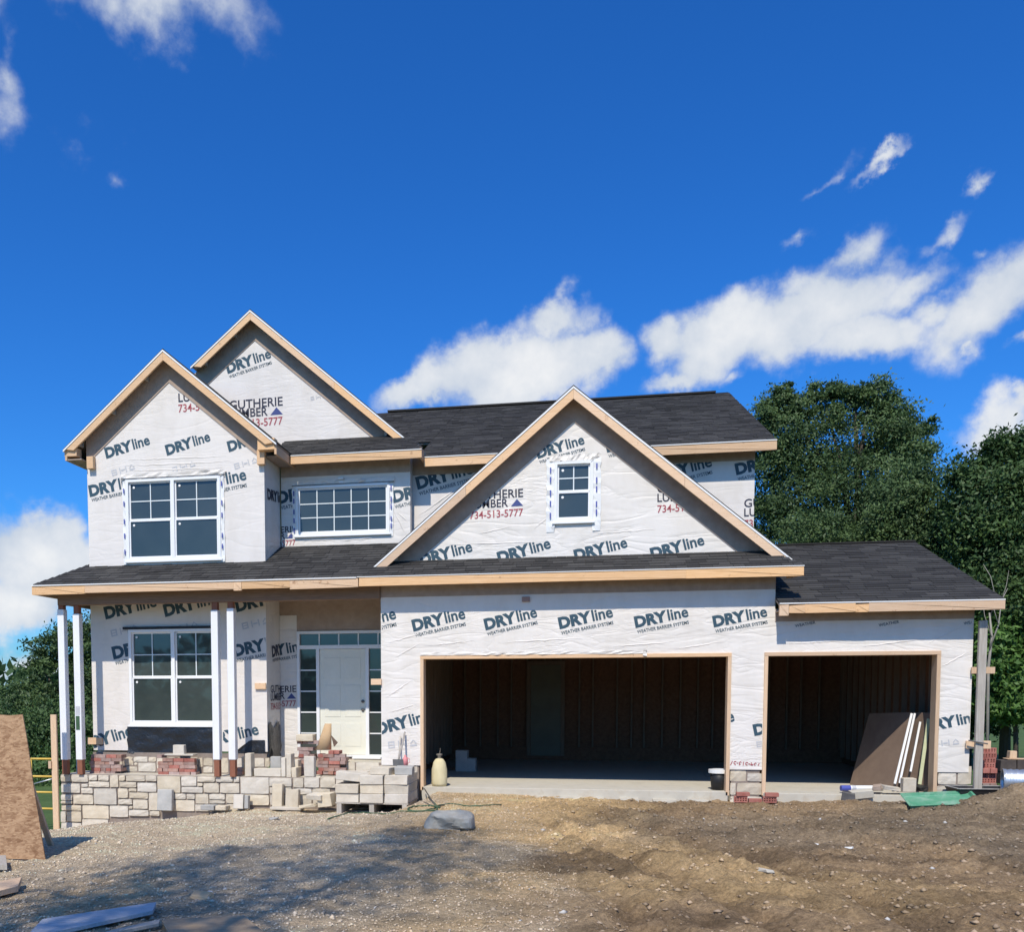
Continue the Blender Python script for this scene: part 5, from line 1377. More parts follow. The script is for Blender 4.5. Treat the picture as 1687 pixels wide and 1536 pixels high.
# pallet with blocks
PY = -.95
xl, xr, zb, zt = rect_px(552, 1324, 672, 1338, PY)
pzb = float(hfun((xl+xr)/2, PY+.4)); pzt = zt
pal = empty('pallet', ((xl+xr)/2, PY+.45, pzb), 'wooden pallet loaded with stone blocks in front of the entry', 'pallet')
def pal_part(a, b, nm):
    o = MB().box(a, b).build(nm, M['lumber_grey'], pal, bevel=.003); o.location = (-pal.location.x, -pal.location.y, -pal.location.z); return o
for i in range(6): y = PY+.02+i*.16; pal_part((xl, y, pzt-.022), (xr, y+.11, pzt), 'plank')
for i in range(3): x = xl+.02+(xr-xl-.12)*i/2; pal_part((x, PY+.02, pzb+.02), (x+.08, PY+.92, pzt-.0225), 'bearer')
for i in range(3): y = PY+.02+i*.39; pal_part((xl, y, pzb-.0), (xr, y+.1, pzb+.0195), 'plank')
bh = (WZ(610, 1309, PY)-pzt)
wid = (xr-xl)/3
rows = ('bottom', 'second', 'third')
cols_ = ('left', 'middle', 'right')
for r in range(3):
    for c in range(3):
        for dpt in range(2):
            if dpt == 1 and r < 2: continue
            z0 = pzt+.001+r*(bh+.003); rr = random.Random(r*9+c*3+dpt)
            if r == 2 and c == 0 and dpt == 0: continue
            y0 = PY+.0+dpt*.44+rr.uniform(-.02, .03)
            box_obj('stone_block', xl+c*wid+.006+rr.uniform(0, .01), xl+(c+1)*wid-.006, y0, y0+(.42 if dpt or r == 2 else .84), z0, z0+bh, M['stone'],
                    f'{cols_[c]} stone block in the {rows[r]} course on the pallet'+(', in the rear row' if dpt else ''), 'stone block', 'stone blocks stacked on the pallet', rr.uniform(-.03, .03))
ztop = pzt+3*(bh+.003)
box_obj('stone_block', xl-.02, xl+wid*1.25, PY+.05, PY+.4, pzt+2*(bh+.003)+.045, pzt+2*(bh+.003)+.045+bh*.9, M['stone'], 'long stone slab lying askew on top of the pallet load at its left', 'stone block', 'stone blocks stacked on the pallet', .12, (0, .10))
box_obj('stone_block', xl+wid*1.45, xl+wid*2.3, PY+.1, PY+.5, ztop, ztop+bh*.8, M['stone'], 'stone block on the very top of the pallet load, middle', 'stone block', 'stone blocks stacked on the pallet', -.2)
box_obj('stone_block', xl+wid*2.35, xr+.03, PY+.12, PY+.5, ztop, ztop+bh*.85, M['stone_grey'], 'grey stone block on the top right of the pallet load, under the shovel', 'stone block', 'stone blocks stacked on the pallet', .1)
# stone rubble left of the pallet
for i, (px, py, w, h, lb) in enumerate(((536, 1330, 26, 22, 'broken pale stone propped against the left side of the pallet'), (520, 1318, 30, 8, 'flat broken stone behind the left end of the pallet'), (508, 1332, 30, 5, 'thin stone flake on the dirt left of the pallet'), (545, 1296, 36, 8, 'stone slab lying on the ledge behind the pallet'), (515, 1288, 24, 7, 'small flat stone on the ledge left of the pallet'))):
    Y = -.45 if py > 1310 else .15
    p = W(px, py, Y); m_ = 1/99.
    box_obj('stone_block', p.x-w*m_/2, p.x+w*m_/2, Y, Y+.25, p.z, p.z+h*m_, M['stone'], lb, 'stone block', 'loose stone blocks around the porch', random.uniform(-.3, .3), (random.uniform(-.2, .1), random.uniform(-.15, .15)), .015)


# bricks
def brick_mesh(m, holes_front=False):
    L_, D_, H_ = .20, .095, .06
    mb = MB(); mb.box((-L_/2, -D_/2, 0), (L_/2, D_/2, H_))
    me_o = mb.build('brick', [m, M['hole']], None, bevel=.003)
    me = me_o.data; bpy.data.objects.remove(me_o)
    return me


def cored_brick(m):
    """brick on edge: bed face with core holes towards the viewer"""
    L_, D_, H_ = .20, .06, .095
    bm = bmesh.new()
    xs = [-.1, -.085, -.065, -.05, -.03, -.01, .01, .03, .05, .065, .085, .1]; zs = [0, .022, .040, .055, .073, .095]
    g = [[bm.verts.new((x, -D_/2, z)) for x in xs] for z in zs]
    for j in range(len(zs)-1):
        for i in range(len(xs)-1):
            f = bm.faces.new((g[j][i], g[j][i+1], g[j+1][i+1], g[j+1][i]))
            if j in (1, 3) and i in (1, 3, 5, 7, 9): f.material_index = 2
    hf = [f for f in bm.faces if f.material_index == 2]
    r = bmesh.ops.extrude_discrete_faces(bm, faces=hf)
    for f in r['faces']:
        f.material_index = 1
        for v in f.verts: v.co.y += .03
    # walls of the holes
    for f in r['faces']: pass
    mb = [(-.1, D_/2, 0), (.1, D_/2, 0), (.1, D_/2, .095), (-.1, D_/2, .095)]
    b = [bm.verts.new(p) for p in mb]; bm.faces.new((b[1], b[0], b[3], b[2]))
    a = [bm.verts.new(p) for p in ((-.1, -D_/2, 0), (.1, -D_/2, 0), (.1, -D_/2, .095), (-.1, -D_/2, .095))]
    bm.faces.new((a[0], b[0], b[1], a[1])); bm.faces.new((a[1], b[1], b[2], a[2])); bm.faces.new((a[2], b[2], b[3], a[3])); bm.faces.new((a[3], b[3], b[0], a[0]))
    me = bpy.data.meshes.new('brick'); bm.to_mesh(me); bm.free(); me.materials.append(m); me.materials.append(M['hole']); me.materials.append(m); me.update()
    return me
BR = brick_mesh(M['brick']); BRR = brick_mesh(M['brick_red']); BRC = cored_brick(M['brick_red'])


def brick(me, x, y, z, rot, label, group):
    o = link('brick', me); o.location = (x, y, z); o.rotation_euler = (0, 0, rot)
    return tag(o, label, 'brick', group)


ORD = ('first', 'second', 'third', 'fourth', 'fifth', 'sixth', 'seventh', 'eighth', 'ninth', 'tenth')
CRS = ('bottom', 'second', 'third', 'fourth', 'fifth', 'sixth', 'seventh', 'eighth', 'ninth', 'tenth', 'eleventh', 'twelfth')


def brick_pile(px0, px1, pyb, pyt, Y, where, dep=2, seed=0, red=.25, ends=.5):
    rg = random.Random(seed); xl, xr, zb, zt = rect_px(px0, pyt, px1, pyb, Y); n = 0
    courses = max(1, round((zt-zb)/.062))
    for c in range(courses):
        for dd in range(dep):
            x = xl+rg.uniform(0, .03); n_in = 0
            while x < xr-.05:
                endon = rg.random() < ends; w = .097 if endon else .202
                if c > courses*.6 and rg.random() < .22: x += w; continue
                if x+w > xr+.06: break
                brick(BRR if rg.random() < red else BR, x+w/2, Y+.05+dd*.21+(.05 if endon else 0)+rg.uniform(-.012, .012), zb+c*.0612, (PI/2 if endon else 0)+rg.uniform(-.05, .05),
                      f'{ORD[n_in]} brick from the left in {CRS[c]} course of the stack {where}', f'bricks in the stack {where}'); n_in += 1
                x += w+.004
brick_pile(147, 200, 1277, 1242, .28, 'left of the porch window', 1, 1)
brick_pile(258, 326, 1278, 1244, .28, 'under the porch window', 1, 2)
brick_pile(489, 520, 1277, 1214, .55, 'with the stone cap', 1, 3, .3)
brick_pile(522, 570, 1277, 1236, .52, 'under the tan cardboard cone', 1, 4, .4)
brick_pile(380, 398, 1277, 1262, .25, 'behind the fourth porch post', 1, 6)
block_px(488, 1211, 515, 1222, .5, .2, 'pale stone cap resting on the brick stack left of the front door', group='loose stone blocks around the porch')
block_px(285, 1228, 303, 1244, .3, .12, 'small stone block on top of the bricks under the window', M['stone'])
block_px(270, 1243, 318, 1246, .27, .2, 'thin flat stone laid over the bricks under the window')
block_px(125, 1240, 136, 1277, .3, .1, 'grey stone slab standing between the two left porch posts', M['stone_grey'])
# cored bricks at the foot of the garage pier and right of the house
gp = float(hfun(W(1240, 1322, -.2).x, -.2))
xb = W(1209, 1320, -.2).x
for c in range(2):
    for i in range(3):
        if c == 1 and i == 1: continue
        brick(BRC if (i+c) % 2 == 0 else BRR, xb+.10+i*.215+c*.03, -.2, gp+.01+c*(.097 if i % 2 == 0 else .097), random.uniform(-.06, .06),
              f'{("bottom", "upper")[c]} {("left", "middle", "right")[i]} brick piled at the foot of the pier between the garage bays', 'bricks at the foot of the garage pier')
sx = W(1627, 1270, .25).x; sz = WZ(1627, 1307, .25)
for c in range(9):
    me = (BRC, BR, BRC, BRC, BRR, BRC, BRC, BRC, BRC)[c] if c < 9 else BR
    z = sz+c*.0775
    if me is BRC:
        o = brick(BRC, sx+random.uniform(-.012, .012), .25, z, random.uniform(-.05, .05), '', 'cored bricks stacked right of the house corner'); o.scale = (1.05, 1, .8)
    else:
        for k in (-1, 1):
            o = brick(me, sx+k*.052, .25, z, PI/2+random.uniform(-.04, .04), '', 'cored bricks stacked right of the house corner'); o.scale = (1, 1, 1.25)
            o['label'] = f'{("left", "right")[k > 0]} end-on brick in course {("one", "two", "three", "four", "five", "six", "seven", "eight", "nine")[c]} of the red stack right of the house'
    if me is BRC: o['label'] = f'red cored brick in course {("one", "two", "three", "four", "five", "six", "seven", "eight", "nine")[c]} from the ground, right of the house corner'
box_obj('plank', sx-.2, sx+.55, .1, .42, sz-.035, sz-.003, M['lumber_grey'], 'short grey board under the red brick stack right of the house', 'plank')
# far right stack of dark blocks with bricks on it
fxl, fxr, fzb, fzt = rect_px(1648, 1258, 1690, 1292, .9)
for c in range(2):
    for i in range(2):
        box_obj('concrete_block', fxl+i*.24, fxl+i*.24+.23, .9, 1.1, fzb+c*.19, fzb+c*.19+.185, mat('dark_block', (.06, .05, .045), (.1, .085, .075), 8, rough=.9, bump=.3) if (c+i) == 0 else bpy.data.materials['dark_block'],
                f'{("lower", "upper")[c]} {("left", "right")[i]} dark concrete block behind the metal culvert', 'concrete block', 'dark blocks at the right edge')
box_obj('plank', fxl+.1, fxl+.75, .9, 1.1, fzb+.38, fzb+.40, M['lumber'], 'thin board laid across the dark blocks at the right edge', 'plank')
for i in range(3): brick(BRC, fxl+.43+i*.01, .97, fzb+.05+i*.1, 0, f'{("lowest", "middle", "topmost")[i]} cored red brick in the short stack at the right picture edge', 'red bricks at the right edge')
box_obj('wood_offcut', W(1668, 1250, .95).x-.05, W(1668, 1250, .95).x+.05, .92, 1.05, fzb+.401, fzb+.52, M['lumber'], 'yellowish wood offcut standing on the board at the right edge', 'wood offcut')

# corner story pole with cross blocks
pole = empty('story_pole', (W(1610, 1300, -.1).x, -.1, WZ(1610, 1306, -.1)), 'tall weathered timber pole standing at the right corner of the house', 'timber pole')
pt = WZ(1614, 1023, -.1)-pole.location.z
MB().box((-.055, -.03, 0), (.055, .03, pt)).build('pole_board', M['lumber_grey'], pole, bevel=.003)
zz1 = WZ(1612, 1105, -.1)-pole.location.z; zz2 = WZ(1612, 1228, -.1)-pole.location.z
MB().box((-.12, .031, zz1-.05), (.20, .07, zz1+.05)).build('cross_block', M['lumber'], pole, bevel=.003)
MB().box((-.16, .031, zz2-.06), (.18, .07, zz2+.06)).build('cross_block', M['lumber'], pole, bevel=.003)
MB().tube([(-.16, -.05, zz2+.07), (.1, -.06, zz2+.02)], .012, 6).build('clamp_bar', M['steel_dark'], pole)

# galvanised culvert
cz = W(1660, 1300, -.35)
cul = empty('metal_culvert', (W(1646, 1310, -.4).x, -.5, float(hfun(W(1646, 1310, -.4).x, -.5))+.06), 'short corrugated galvanised culvert pipe lying half buried at the right edge', 'culvert pipe')
vs = []; fs = []; n = 28; k = 30
for i in range(k+1):
    u = i/k*1.0; r = .17+.006*math.sin(i*2.1)
    for j in range(n):
        a = 2*PI*j/n; vs.append((u, r*math.cos(a), .16+r*math.sin(a)))
for i in range(k):
    for j in range(n): fs.append((i*n+j, i*n+(j+1) % n, (i+1)*n+(j+1) % n, (i+1)*n+j))
pp = MB().add(vs, fs).build('pipe_shell', M['galv'], cul, smooth=True, fix=True)
sol = pp.modifiers.new('thick', 'SOLIDIFY'); sol.thickness = .008
rim = MB(); rim.tube([(0, .172*math.cos(2*PI*j/20), .16+.172*math.sin(2*PI*j/20)) for j in range(21)], .009, 5); rim.build('pipe_rim', M['galv'], cul, smooth=True)
cul.rotation_euler = (0, 0, math.radians(-14)); cul.scale = (.75, 1, 1)


# tubs
def tray(name, cx, cy, cz, lx, ly, h, m, label, cat, rot, tilt, flare=.8, inner=None):
    e = empty(name, (cx, cy, cz), label, cat)
    mb = MB(); a, b = lx/2, ly/2; f = flare; t = .02
    vs = [(-a*f, -b*f, 0), (a*f, -b*f, 0), (a*f, b*f, 0), (-a*f, b*f, 0), (-a, -b, h), (a, -b, h), (a, b, h), (-a, b, h), (-a+t, -b+t, h), (a-t, -b+t, h), (a-t, b-t, h), (-a+t, b-t, h), (-a*f+t, -b*f+t, .015), (a*f-t, -b*f+t, .015), (a*f-t, b*f-t, .015), (-a*f+t, b*f-t, .015)]
    mb.add(vs, [(3, 2, 1, 0), (0, 1, 5, 4), (1, 2, 6, 5), (2, 3, 7, 6), (3, 0, 4, 7), (4, 5, 9, 8), (5, 6, 10, 9), (6, 7, 11, 10), (7, 4, 8, 11), (8, 9, 13, 12), (9, 10, 14, 13), (10, 11, 15, 14), (11, 8, 12, 15), (12, 13, 14, 15)])
    mb.build('tub_body', m, e, bevel=.006, fix=True)
    rm = MB()
    for p, q in (((-a, -b), (a, -b)), ((a, -b), (a, b)), ((a, b), (-a, b)), ((-a, b), (-a, -b))): rm.beam((*p, h+.004), (*q, h+.004), .035, .012)
    rm.build('tub_rim', inner or m, e, bevel=.003)
    e.rotation_euler = (tilt[0], tilt[1], rot); return e
g1 = W(1541, 1324, -.55)
tray('mortar_board', g1.x, -.75, float(hfun(g1.x, -.7))+.05, .92, .55, .05, M['green'], 'shallow green plastic mortar board tipped on the dirt by the right pier', 'mortar board', -.08, (math.radians(12), math.radians(-4)), .97)
g2 = W(1615, 1318, -.35)
tray('mortar_tub', g2.x, -.3, float(hfun(g2.x, -.3))+.03, .78, .5, .16, M['black_plastic'], 'low black mortar tub on the dirt below the timber pole', 'tub', .05, (0, 0), .82, mat('tub_rim', (.25, .24, .22), (.4, .38, .35), 9, rough=.7))

# sack, bucket and goods in the big garage
sk = empty('sack', (W(724, 1292, .12).x, .12, .001), 'cream cloth sack tied at the top, in the left corner of the big garage', 'sack')
MB().lathe([(0, 0), (.12, .005), (.135, .05), (.135, .15), (.128, .28), (.105, .40), (.07, .455), (.04, .47)], (0, 0, 0), 22, 0, .035, 5).build('sack_body', M['sack'], sk, smooth=True, fix=True)
MB().lathe([(.04, .465), (.025, .485), (.035, .51), (.055, .54), (.03, .55), (0, .55)], (0, 0, 0), 12, 0, .15, 6).build('sack_neck', M['twine'], sk, smooth=True, fix=True)
MB().tube([(0, 0, .53), (.01, .01, .6), (.015, 0, .64)], .006, 5).build('tie_string', M['twine'], sk)
bk = empty('bucket', (W(1184, 1296, .28).x, .28, .001), 'black bucket with a white rim standing by the right jamb of the big garage', 'bucket')
MB().lathe([(0, 0), (.115, 0), (.145, .30), (.135, .30), (.108, .02), (0, .02)], (0, 0, 0), 24).build('bucket_body', M['black_plastic'], bk, smooth=True, fix=True)
MB().lathe([(.142, .27), (.165, .275), (.165, .33), (.14, .335), (.138, .30)], (0, 0, 0), 24).build('bucket_rim', M['white_plastic'], bk, smooth=False, fix=True)
for i, (px, w, h, lb) in enumerate(((760, .24, .42, 'tall grey box standing deep in the dark garage at the left'), (776, .18, .26, 'lower grey box beside the tall box in the dark garage'))):
    p = W(px, 1252, 3.0)
    o = box_obj('box', p.x-w/2, p.x+w/2, 3.0, 3.25, .0, h, M['stone_grey'], lb, 'box', jit=.003)
# long-handled shovel and rod leaning by the entry
def leaning(name, p, q, r, m, label, cat, head=None):
    e = empty(name, p, label, cat); p = Vector(p); q = Vector(q)
    MB().tube([(0, 0, 0), tuple((q-p)*.5+Vector((.004, 0, 0))), tuple(q-p)], r, 7).build('handle', m, e, smooth=True)
    if head:
        d = (q-p).normalized(); mb = MB(); s = .1
        vs = [(-s, -.01, 0), (s, -.01, 0), (s*.9, -.01, -.2), (0, -.01, -.28), (-s*.9, -.01, -.2)]
        mb.add([(x, y-.03*(1-abs(x)/s), z) for x, y, z in vs]+[(x, y-.03*(1-abs(x)/s)+.006, z) for x, y, z in vs], [(0, 1, 2, 3, 4), (9, 8, 7, 6, 5)]+[(i, (i+1) % 5+0, (i+1) % 5+5, i+5) for i in range(5)])
        h = mb.build('shovel_blade', M['steel_dark'], e, fix=True)
    return e
lp = W(657, 1270, -.45)
leaning('shovel', (lp.x, -.45, ztop+bh*.85+.10), (W(667, 1207, -.04).x, -.045, WZ(667, 1207, -.04)), .016, M['stick'], 'shovel leaning on the house wrap with its blade on the grey block', 'shovel', True)
lq = W(654, 1258, -.2)
leaning('rod', (lq.x, -.3, WZ(654, 1262, -.3)-.3), (W(660, 1213, -.04).x, -.035, WZ(660, 1213, -.04)), .012, M['lumber_grey'], 'thin pale rod leaning on the house wrap beside the shovel', 'rod')
pk = empty('jug', (W(668, 1268, -.4).x, -.42, ztop+bh*.85+.001), 'small pink plastic jug on the pallet load beside the shovel', 'jug')
MB().lathe([(0, 0), (.045, 0), (.048, .10), (.03, .13), (.018, .14), (.018, .17), (0, .17)], (0, 0, 0), 14).build('jug_body', M['pink'], pk, smooth=True, fix=True)
MB().tube([(.045, 0, .03), (.075, 0, .05), (.075, 0, .10), (.03, 0, .13)], .007, 6).build('jug_handle', M['pink'], pk)

# tan cardboard cone leaning on the bricks
cn = empty('cardboard_cone', (W(537, 1233, .62).x, .62, WZ(537, 1236, .62)), 'tan cardboard rolled into an open cone on the brick stack by the front door', 'cardboard cone')
h = .47; vs = []; fs = []; n = 18
for i in range(n+1):
    a = PI*.82+PI*1.36*i/n
    for (r, z, ox) in ((.145, .0, -.045), (.06, h, .045)):
        vs.append((ox+r*math.cos(a), r*.75*math.sin(a), z))
for i in range(n): fs.append((2*i, 2*i+2, 2*i+3, 2*i+1))
q = MB().add(vs, fs).build('cone_sheet', M['tan'], cn, smooth=True); q.modifiers.new('t', 'SOLIDIFY').thickness = .006
MB().add([(.10, -.03, .27), (.215, .02, .13), (.14, .03, .05), (.10, -.022, .27), (.215, .028, .13), (.14, .038, .05)], [(0, 2, 1), (3, 4, 5), (0, 1, 4, 3), (1, 2, 5, 4), (2, 0, 3, 5)]).build('cone_flap', M['mdf'], cn, fix=True)

# third bay contents
bd = empty('board_sheet', (W(1445, 1290, 1.2).x, .9, .001), 'large brown sheet of board leaning against the right side of the single garage bay', 'board')
a = W(1400, 1288, 1.5); b = W(1478, 1292, .55); c = W(1502, 1174, .75); d = W(1432, 1176, 1.7)
a.z = .0; b.z = .0
O = bd.location
vs = [a-O, b-O, c-O, d-O]; nrm = (vs[1]-vs[0]).cross(vs[3]-vs[0]).normalized()*.015
MB().add(vs+[v-nrm for v in vs], [(0, 1, 2, 3), (7, 6, 5, 4), (0, 4, 5, 1), (1, 5, 6, 2), (2, 6, 7, 3), (3, 7, 4, 0)]).build('board_face', M['mdf'], bd, fix=True)
b2 = empty('board_sheet', (W(1510, 1292, .6).x, .6, .001), 'second brown sheet standing behind the white trims in the single garage bay', 'board')
O = b2.location
vs = [W(1478, 1292, .8)-O, W(1540, 1296, .35)-O, W(1541, 1175, .4)-O, W(1500, 1174, .95)-O]; vs[0].z = 0; vs[1].z = 0
nrm = (vs[1]-vs[0]).cross(vs[3]-vs[0]).normalized()*.015
MB().add(vs+[v-nrm for v in vs], [(0, 1, 2, 3), (7, 6, 5, 4), (0, 4, 5, 1), (1, 5, 6, 2), (2, 6, 7, 3), (3, 7, 4, 0)]).build('board_face', M['mdf'], b2, fix=True)
def stick(name, x0, y0, Y0, x1, y1, Y1, w, m, label):
    p = W(x0, y0, Y0); q = W(x1, y1, Y1); p.z = max(p.z, .002)
    e = empty(name, tuple(p), label, 'trim board')
    MB().beam((0, 0, 0), tuple(q-p), w, .02, up=(0, 1, 0)).build('trim_face', m, e, bevel=.002); return e
stick('trim_board', 1474, 1292, .36, 1502, 1176, .6, .035, M['drip'], 'leftmost white trim board leaning in the single garage bay')
stick('trim_board', 1482, 1291, .32, 1507, 1176, .55, .03, M['drip'], 'second white trim board from the left in the single garage bay')
stick('trim_board', 1500, 1272, .36, 1516, 1190, .55, .03, M['drip'], 'thin white trim board standing behind the white block in the bay')
stick('trim_board', 1515, 1293, .30, 1530, 1185, .42, .05, mat('pale_green_board', (.50, .52, .30), (.62, .64, .42), 5, rough=.7), 'rightmost pale greenish trim board in the single garage bay')
block_px(1488, 1283, 1510, 1306, -.12, .16, 'pale stone block standing on the slab edge of the single garage bay', group='loose stone blocks around the porch')
tb = empty('tube_roll', (W(1412, 1300, .12).x, .12, .03), 'white roll with a blue end lying on the slab of the single garage bay', 'roll')
MB().tube([(-.18, 0, .045), (.40, .10, .045)], .042, 12).build('roll_sheet', M['white_plastic'], tb, smooth=False)
MB().tube([(-.24, -.01, .045), (-.1, .014, .045)], .045, 12).build('roll_end', M['blueprint'], tb, smooth=False)
MB().tube([(-.08, .0165, .045), (-.02, .0275, .045)], .0445, 12).build('roll_band', M['print_faint'], tb, smooth=False)
for i, (a, b, c, d, Y, mm, lb) in enumerate(((1440, 1295, 1456, 1303, -.02, M['deck'], 'crumpled brown scrap on the slab beside the white roll'), (1388, 1306, 1410, 1320, -.2, M['steel_dark'], 'dark tilted box scrap on the dirt below the white roll'), (1402, 1303, 1440, 1316, -.14, M['concrete'], 'broken grey slab piece leaning below the single garage bay'), (1455, 1297, 1486, 1303, -.02, M['stone'], 'flat white rubble piece on the slab of the single bay'), (1512, 1297, 1528, 1303, .05, M['black_plastic'], 'black strap heap on the slab by the right jamb'))):
    xl_, xr_, zb_, zt_ = rect_px(a, b, c, d, Y)
    box_obj('rubble_piece', xl_, xr_, Y, Y+.15, zb_, zt_, mm, lb, 'rubble', None, .2*(i-2), (.1, .12*(1 if i % 2 else -1)), .015)

# boulder
bp_ = G(738, 1368)
bm = bmesh.new(); bmesh.ops.create_icosphere(bm, subdivisions=4, radius=1)
for v in bm.verts:
    p = v.co; n = .22*math.sin(p.x*2.3+1)*math.cos(p.y*2.9)+.12*math.sin(p.z*5+p.x*4)+.5*float(fbm(p.x*2.2+p.z*1.7+5, p.y*2.2-p.z+3, 3, 60))
    p.x = math.copysign(abs(p.x)**.75, p.x); p.y = math.copysign(abs(p.y)**.8, p.y); p.z = math.copysign(abs(p.z)**.5, p.z)
    v.co = Vector((p.x*.325*(1+n*.4), p.y*.23*(1+n), p.z*.125*(1+n*.6)+(.05*p.x)))
bmesh.ops.transform(bm, matrix=Matrix.Rotation(.12, 4, 'Y'), verts=bm.verts)
me = bpy.data.meshes.new('boulder'); bm.to_mesh(me); bm.free(); me.materials.append(M['rock'])
o = link('boulder', me); o.location = (bp_.x, bp_.y+.16, bp_.z+.09); tag(o, 'large grey boulder lying in the dirt in front of the big garage', 'boulder')

# hoses / cords by the pallet
def cord(pts, r, m, label, name='hose'):
    P = [G(a, b)+Vector((0, 0, .015)) for a, b in pts]; q = []
    for i in range(len(P)-1):
        for s in range(6):
            t = s/6; a = P[max(i-1, 0)]; b = P[i]; c = P[i+1]; d = P[min(i+2, len(P)-1)]
            v = .5*((2*b)+(c-a)*t+(2*a-5*b+4*c-d)*t*t+(3*b-a-3*c+d)*t**3); v.z = float(hfun(v.x, v.y))+.014; q.append(v)
    o = P[0]; ob = MB().tube([v-o for v in q], r, 6).build(name, m, None, smooth=True); ob.location = o
    return tag(ob, label, 'hose')
cord([(540, 1352), (590, 1342), (640, 1343), (700, 1338), (740, 1326), (790, 1330), (830, 1328)], .009, M['hose'], 'dark green hose running from the pallet along the dirt towards the big garage')
cord([(664, 1333), (690, 1326), (720, 1331), (700, 1338), (672, 1336), (690, 1330), (730, 1334)], .011, M['hose'], 'coiled green hose heaped on the dirt right of the pallet')
cord([(668, 1322), (700, 1324), (735, 1329)], .008, M['steel_dark'], 'short dark cord lying behind the coiled hose')
sp = W(699, 1300, -.12); sq = G(716, 1328)
e = empty('iron_bar', tuple(sq), 'short dark iron bar leaning on the left corner of the garage slab', 'iron bar'); MB().tube([(0, 0, .01), tuple(sp-sq)], .011, 6).build('bar', M['steel_dark'], e)

# leaning OSB sheet at the far left, with a prop
gl = G(75, 1418); g0 = G(-70, 1432)
osb = empty('osb_sheet', tuple(gl), 'weathered brown OSB sheet leaning upright at the left picture edge', 'osb sheet')
ty = gl.y+.28
tr_ = W(37, 1178, ty); tl = W(-110, 1190, ty)
vs = [g0-gl, Vector((0, 0, 0)), tr_-gl, tl-gl]
vs[0].y = 0; vs[0].z = 0; vs[3].z = vs[2].z
n_ = (vs[1]-vs[0]).cross(vs[3]-vs[0]).normalized()*.014
pts = []
K = 8
fr = []
rg = random.Random(4)
out = [vs[0].lerp(vs[1], i/K) for i in range(K)]+[vs[1].lerp(vs[2], i/K)+Vector((rg.uniform(-.006, .006), 0, 0)) for i in range(K)]+[vs[2].lerp(vs[3], i/K)+Vector((0, 0, rg.uniform(-.012, .008))) for i in range(K)]+[vs[3].lerp(vs[0], i/K) for i in range(K)]
m_ = len(out)
MB().add(out+[v-n_ for v in out], [tuple(range(m_)), tuple(range(2*m_-1, m_-1, -1))]+[(i, i+m_, (i+1) % m_+m_, (i+1) % m_) for i in range(m_)]).build('sheet', M['osb'], osb, fix=True)
MB().beam((-.5, .9, -.02), (-.45, .33, 1.0), .06, .035).build('prop', M['lumber'], osb)

# upright lumber stake and yellow scaffold
st = empty('timber_stake', (W(93, 1355, -.35).x, -.35, float(hfun(W(93, 1355, -.35).x, -.35))-.05), 'pale timber plank standing upright left of the porch stone wall', 'timber plank')
hz = WZ(92, 1178, -.35)-st.location.z
MB().box((-.055, -.02, 0), (.055, .02, hz)).build('plank_board', M['lumber'], st, bevel=.003)
MB().box((-.10, -.05, WZ(88, 1262, -.35)-st.location.z-.05), (-.045, -.021, WZ(88, 1258, -.35)-st.location.z+.04)).build('nailed_block', M['lumber'], st)
yf = .6
scf = empty('scaffold_frame', (W(70, 1350, yf).x, yf, -.6), 'yellow tubular scaffold frame standing behind the timber plank', 'scaffold')
X0 = W(52, 1300, yf).x-scf.location.x; X1 = W(88, 1300, yf).x-scf.location.x
for i, py in enumerate((1251, 1280, 1306, 1333)):
    z = WZ(70, py, yf)+.6; MB().tube([(X0-.5*(i > 0), 0, z), (X1+.06, 0, z)], .02, 8).build('rung', M['yellow'], scf, smooth=True)
MB().tube([(X0, 0, 0), (X0, 0, WZ(70, 1251, yf)+.6)], .021, 8).build('upright', M['yellow'], scf, smooth=True)
MB().tube([(X1+.06, 0, 0), (X1+.06, 0, WZ(70, 1251, yf)+.6)], .021, 8).build('upright', M['yellow'], scf, smooth=True)
MB().tube([(X0-.1, .02, WZ(70, 1296, yf)+.6), (X1+.05, .02, WZ(70, 1282, yf)+.6)], .014, 6).build('brace', M['galv'], scf, smooth=True)

# boards lying at the bottom left
def flat_board(pts, th, m, label, cat='plank', name='plank', up=0.0):
    P = [G(*p) for p in pts]; z = max(p.z for p in P)+.02+up; o = sum(P, Vector())/4; o.z = z
    vs = [Vector((p.x-o.x, p.y-o.y, 0)) for p in P]
    ob = MB().add(vs+[v+Vector((0, 0, th)) for v in vs], [(3, 2, 1, 0), (4, 5, 6, 7), (0, 1, 5, 4), (1, 2, 6, 5), (2, 3, 7, 6), (3, 0, 4, 7)]).build(name, m, None, fix=True, bevel=.002); ob.location = o
    return tag(ob, label, cat)
gb = mat('grey_board', (.36, .37, .38), (.50, .51, .53), 4, (3, 12, 12), rough=.85, bump=.3, dirt=((.2, .18, .15), 5, .55, .75, .5))
M['ply'] = mat('muddy_plywood', (.34, .245, .15), (.44, .33, .215), 4, (2, 12, 1), rough=.85, dirt=((.25, .185, .12), 4, .42, .62, .9))
flat_board([(40, 1560), (70, 1526), (258, 1502), (252, 1516)], .03, gb, 'wide weathered grey board lying in the gravel at the bottom left')
flat_board([(130, 1560), (180, 1548), (264, 1525), (262, 1534)], .025, M['lumber_grey'], 'narrow pale board lying in front of the wide grey board')
flat_board([(300, 1590), (266, 1524), (402, 1516), (490, 1590)], .012, M['ply'], 'tan plywood sheet lying flat in the gravel at the bottom edge', 'plywood sheet', 'plywood_sheet')
flat_board([(-60, 1500), (-60, 1478), (36, 1462), (30, 1474)], .05, M['lumber'], 'thick pale plank end poking in at the left edge')
